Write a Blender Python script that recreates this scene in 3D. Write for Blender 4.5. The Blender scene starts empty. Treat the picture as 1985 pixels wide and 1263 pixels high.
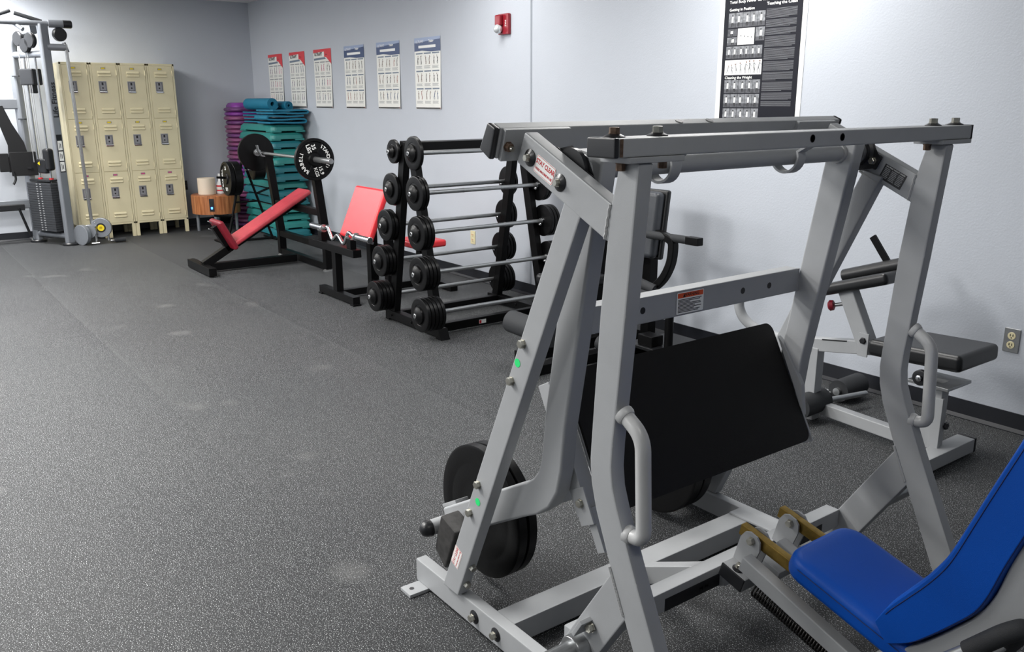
import bpy, bmesh, math, random
from mathutils import Vector, Matrix, Quaternion
random.seed(7)
sc = bpy.context.scene
COL = sc.collection
PI = math.pi
V = Vector

# ------------------------------------------------------------------ materials
def srgb(r, g, b):
    f = lambda c: (c/255/12.92) if c/255 <= .04045 else ((c/255+.055)/1.055)**2.4
    return (f(r), f(g), f(b), 1)

def mat(name, col, rough=.5, metal=0., bump=0., bscale=300., var=0., vscale=20., coat=0., spec=.5):
    m = bpy.data.materials.new(name); m.use_nodes = True
    nt = m.node_tree; b = nt.nodes['Principled BSDF']
    b.inputs['Base Color'].default_value = col
    b.inputs['Roughness'].default_value = rough
    b.inputs['Metallic'].default_value = metal
    b.inputs['Coat Weight'].default_value = coat
    b.inputs['Specular IOR Level'].default_value = spec
    tc = nt.nodes.new('ShaderNodeTexCoord')
    if var:
        n = nt.nodes.new('ShaderNodeTexNoise'); n.inputs['Scale'].default_value = vscale; n.inputs['Detail'].default_value = 4
        nt.links.new(tc.outputs['Object'], n.inputs['Vector'])
        r = nt.nodes.new('ShaderNodeValToRGB')
        r.color_ramp.elements[0].position = .3; r.color_ramp.elements[1].position = .7
        r.color_ramp.elements[0].color = tuple(c*(1-var) for c in col[:3])+(1,)
        r.color_ramp.elements[1].color = tuple(min(1, c*(1+var)) for c in col[:3])+(1,)
        nt.links.new(n.outputs['Fac'], r.inputs['Fac']); nt.links.new(r.outputs['Color'], b.inputs['Base Color'])
    if bump:
        n2 = nt.nodes.new('ShaderNodeTexNoise'); n2.inputs['Scale'].default_value = bscale; n2.inputs['Detail'].default_value = 2
        nt.links.new(tc.outputs['Object'], n2.inputs['Vector'])
        bp = nt.nodes.new('ShaderNodeBump'); bp.inputs['Strength'].default_value = bump; bp.inputs['Distance'].default_value = .002
        nt.links.new(n2.outputs['Fac'], bp.inputs['Height']); nt.links.new(bp.outputs['Normal'], b.inputs['Normal'])
    return m

def emit(name, col, s):
    m = mat(name, col); b = m.node_tree.nodes['Principled BSDF']
    b.inputs['Emission Color'].default_value = col; b.inputs['Emission Strength'].default_value = s
    return m

M = {}
M['silver'] = mat('silver_powder_coat', srgb(164, 166, 168), .46, .10, .12, 900, .03, 14, spec=.3)
M['handlegrey'] = mat('light_grey_handle_paint', srgb(186, 187, 187), .3, 0, .08, 600, .03, 14)
M['weld'] = mat('weld_bead', srgb(172, 173, 173), .45, .3, .8, 220)
M['wash'] = mat('black_washer', srgb(22, 22, 25), .3)
M['bolt'] = mat('zinc_bolt', srgb(180, 178, 168), .28, .9, .1, 200, .15, 60)
M['rustbolt'] = mat('worn_bolt', srgb(120, 100, 85), .4, .8, .2, 200, .35, 90)
M['cap'] = mat('black_plastic_cap', srgb(26, 27, 30), .35)
M['rubber'] = mat('black_rubber', srgb(18, 18, 20), .48, 0, .15, 150, .2, 30, spec=.25)
M['plate'] = mat('black_iron_plate', srgb(10, 10, 11), .36, 0, .1, 120, .15, 25, spec=.2)
M['footrub'] = mat('black_rubber_mat', srgb(19, 18, 18), .55, 0, .25, 700, .1, 9, spec=.25)
M['worn'] = mat('worn_rubber_block', srgb(52, 51, 50), .6, 0, .3, 80, .4, 40)
M['chrome'] = mat('chrome', srgb(205, 206, 208), .14, 1.)
M['steel'] = mat('brushed_steel', srgb(165, 167, 168), .32, .85, .1, 400, .06, 40)
M['brass'] = mat('gold_zinc_bar', srgb(148, 122, 62), .33, .85, .15, 90, .2, 40)
M['blue'] = mat('blue_vinyl', srgb(0, 78, 178), .42, 0, .2, 800, .03, 7, spec=.3)
M['bluestitch'] = mat('dark_blue_thread', srgb(6, 28, 84), .6)
M['spring'] = mat('dark_spring_steel', srgb(48, 46, 45), .35, .6)
M['black'] = mat('black_frame_paint', srgb(11, 11, 12), .4, 0, .1, 300, .1, 12, spec=.14)
M['blackvinyl'] = mat('black_vinyl', srgb(19, 20, 22), .36, 0, .2, 500)
M['glarevinyl'] = mat('black_vinyl_with_glare', srgb(52, 55, 60), .4, 0, .15, 500)  # black vinyl, with the glare on the pad put into a paler grey
M['foam'] = mat('charcoal_foam', srgb(38, 40, 43), .75, 0, .4, 600)
M['red'] = mat('red_vinyl', srgb(226, 52, 60), .36, 0, .15, 500, .03, 8)
M['redworn'] = mat('worn_red_vinyl', srgb(178, 62, 72), .38, 0, .2, 400, .12, 9)
M['reddark'] = mat('dark_red_vinyl', srgb(122, 22, 38), .4, 0, .15, 500)
M['graymachine'] = mat('grey_machine_paint', srgb(138, 142, 148), .35, .45, .05, 500, .03, 10)
M['cream'] = mat('cream_locker_paint', srgb(216, 206, 172), .42, 0, .06, 300, .03, 6)
M['latch'] = mat('locker_latch_metal', srgb(140, 140, 144), .4, .2)
M['latchdim'] = mat('locker_latch_recess', srgb(98, 98, 102), .45, .1)
M['latchdark'] = mat('dark_recess', srgb(30, 30, 32), .6)
M['yellow'] = mat('yellow_tag', srgb(222, 196, 30), .45)
M['pink'] = mat('pink_tag', srgb(196, 78, 128), .45)
M['white'] = mat('white_print', srgb(238, 239, 236), .5)
M['paper'] = mat('poster_paper', srgb(232, 232, 226), .35, 0, .0, 1, .02, 8)
M['redprint'] = mat('red_print', srgb(216, 62, 70), .4)
M['redtext'] = mat('red_lettering', srgb(196, 34, 44), .5)
M['navy'] = mat('navy_print', srgb(58, 76, 116), .35)
M['navylight'] = mat('light_navy_print', srgb(150, 165, 195), .35)
M['ink'] = mat('black_ink', srgb(24, 24, 28), .4)
M['inkgrey'] = mat('grey_ink', srgb(150, 152, 154), .5)
M['inkbluegrey'] = mat('blue_grey_ink', srgb(112, 126, 142), .5)
M['inkpurple'] = mat('purple_ink', srgb(104, 62, 112), .5)
M['inkbrown'] = mat('brown_ink', srgb(122, 96, 84), .5)
M['inkorange'] = mat('orange_ink', srgb(160, 92, 76), .5)
M['posterblack'] = mat('black_poster_stock', srgb(24, 25, 33), .35, spec=.2)
M['smallprint'] = mat('small_grey_print', srgb(120, 121, 126), .5)
M['photogrey'] = mat('grey_photo_print', srgb(120, 122, 126), .35, 0, 0, 1, .5, 55)
M['photodark'] = mat('dark_photo_print', srgb(74, 75, 80), .35, 0, 0, 1, .4, 60)
M['orange'] = mat('orange_warning', srgb(222, 84, 36), .45)
M['green'] = mat('green_sticker', srgb(36, 222, 120), .5)
M['wood'] = mat('cherry_wood', srgb(150, 88, 48), .38)
M['grille'] = mat('dark_weight_stack', srgb(52, 54, 58), .5, .1)
M['purple'] = mat('purple_plastic', srgb(138, 66, 158), .35, 0, .05, 100)
M['magenta'] = mat('plum_plastic', srgb(146, 84, 126), .35, 0, .05, 100)
M['darkpurple'] = mat('deep_purple_plastic', srgb(112, 64, 118), .35, 0, .05, 100)
M['teal'] = mat('teal_plastic', srgb(44, 128, 124), .42, 0, .1, 200, .05, 8)
M['teal2'] = mat('blue_teal_plastic', srgb(36, 112, 122), .42, 0, .1, 200, .05, 8)
M['steptop'] = mat('dark_grey_step_tread', srgb(66, 64, 68), .7, 0, .3, 300)
M['bluemat'] = mat('blue_foam_mat', srgb(14, 112, 142), .6, 0, .3, 250, .05, 9)
M['roll'] = mat('cream_paper_roll', srgb(226, 210, 190), .7, 0, .2, 200)
M['bottle'] = mat('white_plastic_bottle', srgb(226, 228, 228), .3)
M['firered'] = mat('fire_alarm_red', srgb(138, 24, 38), .3)
M['lens'] = mat('strobe_lens', srgb(225, 230, 232), .08, .5)
M['ivory'] = mat('ivory_plastic', srgb(222, 212, 172), .4)
M['bluelight'] = emit('blue_led', (0.05, .2, 1, 1), 3)
M['seamtrim'] = mat('wall_seam_trim', srgb(150, 156, 164), .5)
M['baseboard'] = mat('black_vinyl_base', srgb(30, 32, 38), .32, 0, .05, 60)
M['ceil'] = mat('ceiling_tile', srgb(228, 228, 226), .85, 0, .4, 150)

def wall_mat():
    return mat('painted_wall', srgb(186, 191, 199), .6, 0, .35, 120, .012, 3)
M['wall'] = wall_mat()

def wood():
    m = M['wood']; nt = m.node_tree; b = nt.nodes['Principled BSDF']
    tc = nt.nodes.new('ShaderNodeTexCoord'); mp = nt.nodes.new('ShaderNodeMapping')
    mp.inputs['Scale'].default_value = (14, 14, 1.2)
    n = nt.nodes.new('ShaderNodeTexNoise'); n.inputs['Scale'].default_value = 3; n.inputs['Detail'].default_value = 6
    r = nt.nodes.new('ShaderNodeValToRGB')
    r.color_ramp.elements[0].position = .35; r.color_ramp.elements[0].color = srgb(140, 80, 44)
    r.color_ramp.elements[1].position = .7; r.color_ramp.elements[1].color = srgb(188, 122, 76)
    nt.links.new(tc.outputs['Object'], mp.inputs['Vector']); nt.links.new(mp.outputs['Vector'], n.inputs['Vector'])
    nt.links.new(n.outputs['Fac'], r.inputs['Fac']); nt.links.new(r.outputs['Color'], b.inputs['Base Color'])
wood()

def floor_mat():
    m = bpy.data.materials.new('speckled_rubber_floor'); m.use_nodes = True
    nt = m.node_tree; b = nt.nodes['Principled BSDF']; N = nt.nodes.new; L = nt.links.new
    tc = N('ShaderNodeTexCoord')
    big = N('ShaderNodeTexNoise'); big.inputs['Scale'].default_value = .9; big.inputs['Detail'].default_value = 5
    L(tc.outputs['Object'], big.inputs['Vector'])
    base = N('ShaderNodeValToRGB')
    base.color_ramp.elements[0].position = .3; base.color_ramp.elements[0].color = srgb(40, 41, 43)
    base.color_ramp.elements[1].position = .75; base.color_ramp.elements[1].color = srgb(49, 50, 51)
    L(big.outputs['Fac'], base.inputs['Fac'])
    # rolls laid along the long wall: alternate rolls tinted paler to imitate glossy reflection
    sep = N('ShaderNodeSeparateXYZ'); L(tc.outputs['Object'], sep.inputs[0])
    a = N('ShaderNodeMath'); a.operation = 'SUBTRACT'; a.inputs[1].default_value = 1.10; L(sep.outputs['Y'], a.inputs[0])
    d = N('ShaderNodeMath'); d.operation = 'DIVIDE'; d.inputs[1].default_value = 2.44; L(a.outputs[0], d.inputs[0])
    fr = N('ShaderNodeMath'); fr.operation = 'FRACT'; L(d.outputs[0], fr.inputs[0])
    lt = N('ShaderNodeMath'); lt.operation = 'LESS_THAN'; lt.inputs[1].default_value = .5; L(fr.outputs[0], lt.inputs[0])
    rollc = N('ShaderNodeMixRGB'); rollc.blend_type = 'MULTIPLY'; rollc.inputs['Color2'].default_value = (1.12, 1.12, 1.11, 1)
    L(lt.outputs[0], rollc.inputs['Fac']); L(base.outputs['Color'], rollc.inputs['Color1'])
    def flecks(scale, lo, hi, col, prev, seed):
        mp = N('ShaderNodeMapping'); mp.inputs['Location'].default_value = (seed, seed*2, 0); L(tc.outputs['Object'], mp.inputs['Vector'])
        n = N('ShaderNodeTexNoise'); n.inputs['Scale'].default_value = scale; n.inputs['Detail'].default_value = 1.5; n.inputs['Roughness'].default_value = .6
        L(mp.outputs['Vector'], n.inputs['Vector'])
        r = N('ShaderNodeValToRGB'); r.color_ramp.elements[0].position = lo; r.color_ramp.elements[1].position = hi
        L(n.outputs['Fac'], r.inputs['Fac'])
        mx = N('ShaderNodeMixRGB'); mx.inputs['Color2'].default_value = col
        L(r.outputs['Color'], mx.inputs['Fac']); L(prev, mx.inputs['Color1'])
        return mx.outputs['Color']
    c = flecks(230, .55, .66, srgb(78, 80, 82), rollc.outputs['Color'], 3.1)
    c = flecks(290, .615, .665, srgb(205, 207, 208), c, 7.7)
    c = flecks(330, .60, .70, srgb(28, 29, 31), c, 12.3)
    # scuffs
    c = flecks(2.2, .66, .86, srgb(112, 112, 111), c, 5.4)
    L(c, b.inputs['Base Color'])
    rr = N('ShaderNodeMapRange'); rr.inputs['To Min'].default_value = .62; rr.inputs['To Max'].default_value = .54
    L(lt.outputs[0], rr.inputs['Value']); L(rr.outputs[0], b.inputs['Roughness'])
    b.inputs['Specular IOR Level'].default_value = .18
    bn = N('ShaderNodeTexNoise'); bn.inputs['Scale'].default_value = 190; bn.inputs['Detail'].default_value = 3
    L(tc.outputs['Object'], bn.inputs['Vector'])
    bu = N('ShaderNodeBump'); bu.inputs['Strength'].default_value = .35; bu.inputs['Distance'].default_value = .003
    L(bn.outputs['Fac'], bu.inputs['Height']); L(bu.outputs['Normal'], b.inputs['Normal'])
    return m
M['floor'] = floor_mat()

# ------------------------------------------------------------------ mesh builder
def rrect(w, h, r, n=3):
    r = min(r, w*.49, h*.49); pts = []
    for cx, cy, a0 in ((w/2-r, h/2-r, 0), (-w/2+r, h/2-r, PI/2), (-w/2+r, -h/2+r, PI), (w/2-r, -h/2+r, 1.5*PI)):
        for k in range(n+1):
            a = a0+PI/2*k/n; pts.append((cx+r*math.cos(a), cy+r*math.sin(a)))
    return pts

class MB:
    def __init__(s): s.v = []; s.f = []; s.m = []; s.mats = []
    def mi(s, k):
        k = k or ''
        if k not in s.mats: s.mats.append(k)
        return s.mats.index(k)
    def add(s, vs, fs, k=None):
        o = len(s.v); i = s.mi(k)
        s.v += [tuple(p) for p in vs]
        for f in fs: s.f.append([o+j for j in f]); s.m.append(i)
        return s
    def bm(s, bm, k=None):
        bm.verts.ensure_lookup_table(); bm.verts.index_update()
        s.add([v.co.copy() for v in bm.verts], [[v.index for v in f.verts] for f in bm.faces], k); bm.free(); return s
    def loft(s, rings, k=None, cap=True, closed=False):
        n = len(rings[0]); vs = [p for r in rings for p in r]; fs = []
        R = len(rings)
        for a in range(R if closed else R-1):
            b = (a+1) % R
            for i in range(n):
                j = (i+1) % n
                fs.append((a*n+i, a*n+j, b*n+j, b*n+i))
        if cap and not closed:
            fs.append(tuple(reversed(range(n)))); fs.append(tuple((R-1)*n+i for i in range(n)))
        return s.add(vs, fs, k)
    def beam(s, p0, p1, w, h, up=(0, 0, 1), r=.004, k=None):
        """rounded rectangular bar; w across, h along up"""
        p0 = V(p0); p1 = V(p1); d = (p1-p0).normalized(); up = V(up); sd = d.cross(up).normalized(); u = sd.cross(d)
        sec = rrect(w, h, r)
        return s.loft([[p+sd*x+u*y for x, y in sec] for p in (p0, p1)], k)
    def box(s, lo, hi, r=.004, k=None):
        lo = V(lo); hi = V(hi); c = (lo+hi)/2; dz = hi-lo
        bm = bmesh.new(); bmesh.ops.create_cube(bm, size=1)
        for v in bm.verts: v.co = V((v.co.x*dz.x, v.co.y*dz.y, v.co.z*dz.z))+c
        r = min(r, min(dz)*.45)
        if r > 0: bmesh.ops.bevel(bm, geom=bm.edges[:], offset=r, segments=2, affect='EDGES', profile=.5)
        return s.bm(bm, k)
    def obox(s, c, size, axes, r=.004, seg=2, k=None):
        """oriented bevelled box; axes = three unit vectors"""
        bm = bmesh.new(); bmesh.ops.create_cube(bm, size=1)
        for v in bm.verts: v.co = V((v.co.x*size[0], v.co.y*size[1], v.co.z*size[2]))
        r = min(r, min(size)*.48)
        if r > 0: bmesh.ops.bevel(bm, geom=bm.edges[:], offset=r, segments=seg, affect='EDGES', profile=.5)
        a, b, c2 = (V(x).normalized() for x in axes); c = V(c)
        for v in bm.verts: v.co = c+a*v.co.x+b*v.co.y+c2*v.co.z
        return s.bm(bm, k)
    def prism(s, poly, y0, y1, plane='XZ', r=.003, k=None, seg=2):
        """polygon in a plane extruded along the third axis, edges rounded"""
        def to(p, t):
            return {'XZ': V((p[0], t, p[1])), 'YZ': V((t, p[0], p[1])), 'XY': V((p[0], p[1], t))}[plane]
        bm = bmesh.new()
        a = [bm.verts.new(to(p, y0)) for p in poly]; b = [bm.verts.new(to(p, y1)) for p in poly]
        n = len(poly)
        bm.faces.new(a); bm.faces.new(list(reversed(b)))
        for i in range(n): bm.faces.new((a[i], b[i], b[(i+1) % n], a[(i+1) % n]))
        bmesh.ops.recalc_face_normals(bm, faces=bm.faces[:])
        if r > 0: bmesh.ops.bevel(bm, geom=bm.edges[:], offset=r, segments=seg, affect='EDGES', profile=.5, clamp_overlap=True)
        return s.bm(bm, k)
    def sweep(s, pts, w, h, nrm, r=.004, k=None, hs=None):
        """bar bent in a plane with normal nrm: w along nrm, h in the plane"""
        pts = [V(p) for p in pts]; nrm = V(nrm).normalized(); rings = []
        for i, p in enumerate(pts):
            d0 = (p-pts[i-1]).normalized() if i else None
            d1 = (pts[i+1]-p).normalized() if i < len(pts)-1 else None
            d = ((d0 or d1)+(d1 or d0)).normalized()
            q = nrm.cross(d).normalized()
            sc_ = 1/max(.5, d.dot(d1 or d0))
            hh = hs[i] if hs else h
            rings.append([p+nrm*x+q*y*sc_ for x, y in rrect(w, hh, r)])
        return s.loft(rings, k)
    def tube(s, pts, r, n=14, k=None, cap=True, rs=None, closed=False):
        pts = [V(p) for p in pts]; rings = []; N = len(pts)
        t0 = (pts[1]-pts[0]).normalized()
        ref = V((0, 0, 1)) if abs(t0.z) < .9 else V((1, 0, 0))
        u = t0.cross(ref).normalized()
        for i, p in enumerate(pts):
            if closed: t = (pts[(i+1) % N]-pts[i-1]).normalized()
            else: t = (pts[min(i+1, N-1)]-pts[max(i-1, 0)]).normalized()
            u = (u-t*u.dot(t)).normalized(); w = t.cross(u)
            rr = rs[i] if rs else r
            rings.append([p+(u*math.cos(2*PI*j/n)+w*math.sin(2*PI*j/n))*rr for j in range(n)])
        return s.loft(rings, k, cap, closed)
    def lathe(s, p, ax, prof, n=32, k=None):
        """prof = [(t along ax, radius)]; closed by caps"""
        p = V(p); ax = V(ax).normalized(); ref = V((0, 0, 1)) if abs(ax.z) < .9 else V((1, 0, 0))
        u = ax.cross(ref).normalized(); w = ax.cross(u)
        return s.loft([[p+ax*t+(u*math.cos(2*PI*j/n)+w*math.sin(2*PI*j/n))*max(r, 1e-4) for j in range(n)] for t, r in prof], k)
    def cyl(s, p0, p1, r, n=20, k=None, r2=None):
        p0 = V(p0); p1 = V(p1); L = (p1-p0).length
        return s.lathe(p0, p1-p0, [(0, r), (L, r if r2 is None else r2)], n, k)
    def sphere(s, c, r, k=None, sc_=(1, 1, 1), n=16):
        bm = bmesh.new(); bmesh.ops.create_uvsphere(bm, u_segments=n*2, v_segments=n, radius=r)
        for v in bm.verts: v.co = V((v.co.x*sc_[0], v.co.y*sc_[1], v.co.z*sc_[2]))+V(c)
        return s.bm(bm, k)
    def hexb(s, p, d, r=.011, h=.008, k='bolt', shank=0):
        p = V(p); d = V(d).normalized()
        s.lathe(p, d, [(0, r*1.15), (.0025, r*1.15), (.0025, r), (h, r), (h+.001, r*.85)], 6, k)
        return s
    def washer(s, p, d, r=.021, k='wash'):
        return s.lathe(p, d, [(0, r), (.002, r), (.007, r*.55), (.0075, r*.3)], 24, k)
    def quad(s, o, u, v, u0, u1, v0, v1, k=None, n=None, lift=.0):
        o = V(o); u = V(u); v = V(v); nn = V(n)*lift if n is not None else V((0, 0, 0))
        return s.add([o+u*a+v*b+nn for a, b in ((u0, v0), (u1, v0), (u1, v1), (u0, v1))], [(0, 1, 2, 3)], k)
    def poly(s, o, u, v, pts, k=None, n=None, lift=0.):
        o = V(o); u = V(u); v = V(v); nn = V(n)*lift if n is not None else V((0, 0, 0))
        return s.add([o+u*a+v*b+nn for a, b in pts], [tuple(range(len(pts)))], k)
    def text(s, body, o, u, v, size, k, align='LEFT', bold=0., xs=1., res=2):
        cu = bpy.data.curves.new('lettering', 'FONT'); cu.body = body; cu.size = size; cu.align_x = align; cu.align_y = 'CENTER'
        cu.resolution_u = res; cu.offset = bold
        ob = bpy.data.objects.new('lettering', cu); COL.objects.link(ob)
        dg = bpy.context.evaluated_depsgraph_get()
        me = bpy.data.meshes.new_from_object(ob.evaluated_get(dg))
        o = V(o); u = V(u); v = V(v)
        s.add([o+u*p.co.x*xs+v*p.co.y for p in me.vertices], [list(f.vertices) for f in me.polygons], k)
        bpy.data.objects.remove(ob); bpy.data.curves.remove(cu); bpy.data.meshes.remove(me)
        return s
    def build(s, name, m, parent=None, base=None, smooth=35, label=None, wn=True):
        b = base if base is not None else (parent_base(parent) if parent else V((0, 0, 0)))
        b = V(b)
        me = bpy.data.meshes.new(name)
        me.from_pydata([V(p)-b for p in s.v], [], s.f)
        for k in s.mats: me.materials.append(M[k if k else m])
        me.polygons.foreach_set('material_index', s.m)
        bm = bmesh.new(); bm.from_mesh(me)
        bmesh.ops.recalc_face_normals(bm, faces=[f for f in bm.faces])
        bm.to_mesh(me); bm.free()
        me.polygons.foreach_set('use_smooth', [True]*len(me.polygons))
        me.set_sharp_from_angle(angle=math.radians(smooth))
        me.update()
        o = bpy.data.objects.new(name, me); COL.objects.link(o)
        if wn:
            md = o.modifiers.new('weighted_normal', 'WEIGHTED_NORMAL'); md.keep_sharp = True; md.weight = 60
        if parent: o.parent = parent
        elif base is not None: o.location = b
        if label: o['label'] = label
        return o

BASES = {}
def parent_base(p):
    while p.parent is not None: p = p.parent
    return BASES.get(p.name, V((0, 0, 0)))
def thing(name, label, cat, base=(0, 0, 0), group=None):
    o = bpy.data.objects.new(name, None); o.empty_display_size = .05; COL.objects.link(o)
    o.location = base; o['label'] = label; o['category'] = cat
    if group: o['group'] = group
    BASES[o.name] = V(base); return o
def tag(o, label, cat, group=None):
    o['label'] = label; o['category'] = cat
    if group: o['group'] = group
    return o
def struct(o): o['kind'] = 'structure'; return o
def dup(root, loc, label=None, rotz=None, group=None):
    r = root.copy(); COL.objects.link(r); r.location = loc
    if rotz is not None: r.rotation_euler = (0, 0, rotz)
    if label: r['label'] = label
    if group: r['group'] = group
    for ch in list(root.children):
        c = ch.copy(); COL.objects.link(c); c.parent = r
        for g in list(ch.children):
            d = g.copy(); COL.objects.link(d); d.parent = c
    return r
def arc(c, r, a0, a1, n, ax='XZ', y=0):
    out = []
    for i in range(n+1):
        a = math.radians(a0+(a1-a0)*i/n)
        if ax == 'XZ': out.append((c[0]+r*math.cos(a), y, c[1]+r*math.sin(a)))
        elif ax == 'XY': out.append((c[0]+r*math.cos(a), c[1]+r*math.sin(a), y))
        else: out.append((y, c[0]+r*math.cos(a), c[1]+r*math.sin(a)))
    return out
def smooth(pts, n=5):
    """Catmull-Rom through points"""
    P = [V(p) for p in pts]; out = []
    for i in range(len(P)-1):
        p0 = P[max(i-1, 0)]; p1 = P[i]; p2 = P[i+1]; p3 = P[min(i+2, len(P)-1)]
        for j in range(n):
            t = j/n
            out.append(.5*((2*p1)+(p2-p0)*t+(2*p0-5*p1+4*p2-p3)*t*t+(3*p1-p0-3*p2+p3)*t**3))
    out.append(P[-1]); return out
def bez_corner(pts, rad, n=5):
    """polyline with rounded corners"""
    P = [V(p) for p in pts]; out = [P[0]]
    for i in range(1, len(P)-1):
        a = (P[i-1]-P[i]); b = (P[i+1]-P[i]); r = min(rad, a.length*.49, b.length*.49)
        A = P[i]+a.normalized()*r; B = P[i]+b.normalized()*r
        for j in range(n+1):
            t = j/n; out.append(A*(1-t)**2+P[i]*2*t*(1-t)+B*t*t)
    out.append(P[-1]); return out
X1, Y1, Z1 = V((1, 0, 0)), V((0, 1, 0)), V((0, 0, 1))

# ------------------------------------------------------------------ camera
F, PITCH, ROLL, YAW, CH = 1671.866, .255438, .00298565, .6383746, 1.54
cy, sy = math.cos(YAW), math.sin(YAW)
fw = V((-cy*math.cos(PITCH), sy*math.cos(PITCH), -math.sin(PITCH))); rt = V((sy, cy, 0)); dn = fw.cross(rt)
r2 = rt*math.cos(ROLL)+dn*math.sin(ROLL); d2 = dn*math.cos(ROLL)-rt*math.sin(ROLL)
cam = bpy.data.cameras.new('camera'); cam.sensor_width = 36; cam.lens = F/1985*36; cam.clip_start = .05; cam.clip_end = 60
co = bpy.data.objects.new('camera', cam); COL.objects.link(co)
m3 = Matrix((r2, -d2, -fw)).transposed()
co.matrix_world = Matrix.Translation((0, 0, CH)) @ m3.to_4x4()
sc.camera = co

# ------------------------------------------------------------------ room
XB, YW, ZC = -11.30, 4.23, 2.745
XF, YL = 3.2, -4.2
def slab(name, lo, hi, m):
    return struct(MB().box(lo, hi, 0).build(name, m))
slab('floor', (XB-.2, YL-.2, -.1), (XF+.2, YW+.2, 0), 'floor')
slab('ceiling', (XB-.2, YL-.2, ZC), (XF+.2, YW+.2, ZC+.1), 'ceil')
slab('wall_back', (XB-.15, YL, 0), (XB, YW, ZC), 'wall')
slab('wall_right', (XB, YW, 0), (XF, YW+.15, ZC), 'wall')
slab('wall_left', (XB, YL-.15, 0), (XF, YL, ZC), 'wall')
slab('wall_front', (XF, YL, 0), (XF+.15, YW, ZC), 'wall')
b = MB().prism([(YW, .0), (YW, .094), (YW-.006, .094), (YW-.008, .02), (YW-.02, .004), (YW-.02, 0)], XB, XF, 'YZ', 0)
struct(b.build('baseboard_right', 'baseboard'))
b = MB().prism([(XB, .0), (XB, .094), (XB+.006, .094), (XB+.008, .02), (XB+.02, .004), (XB+.02, 0)], YL, YW-.02, 'XZ', 0)
struct(b.build('baseboard_back', 'baseboard'))
struct(MB().box((-5.452, YW-.004, .094), (-5.434, YW+.001, ZC), .001).build('trim_1', 'seamtrim'))

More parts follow.
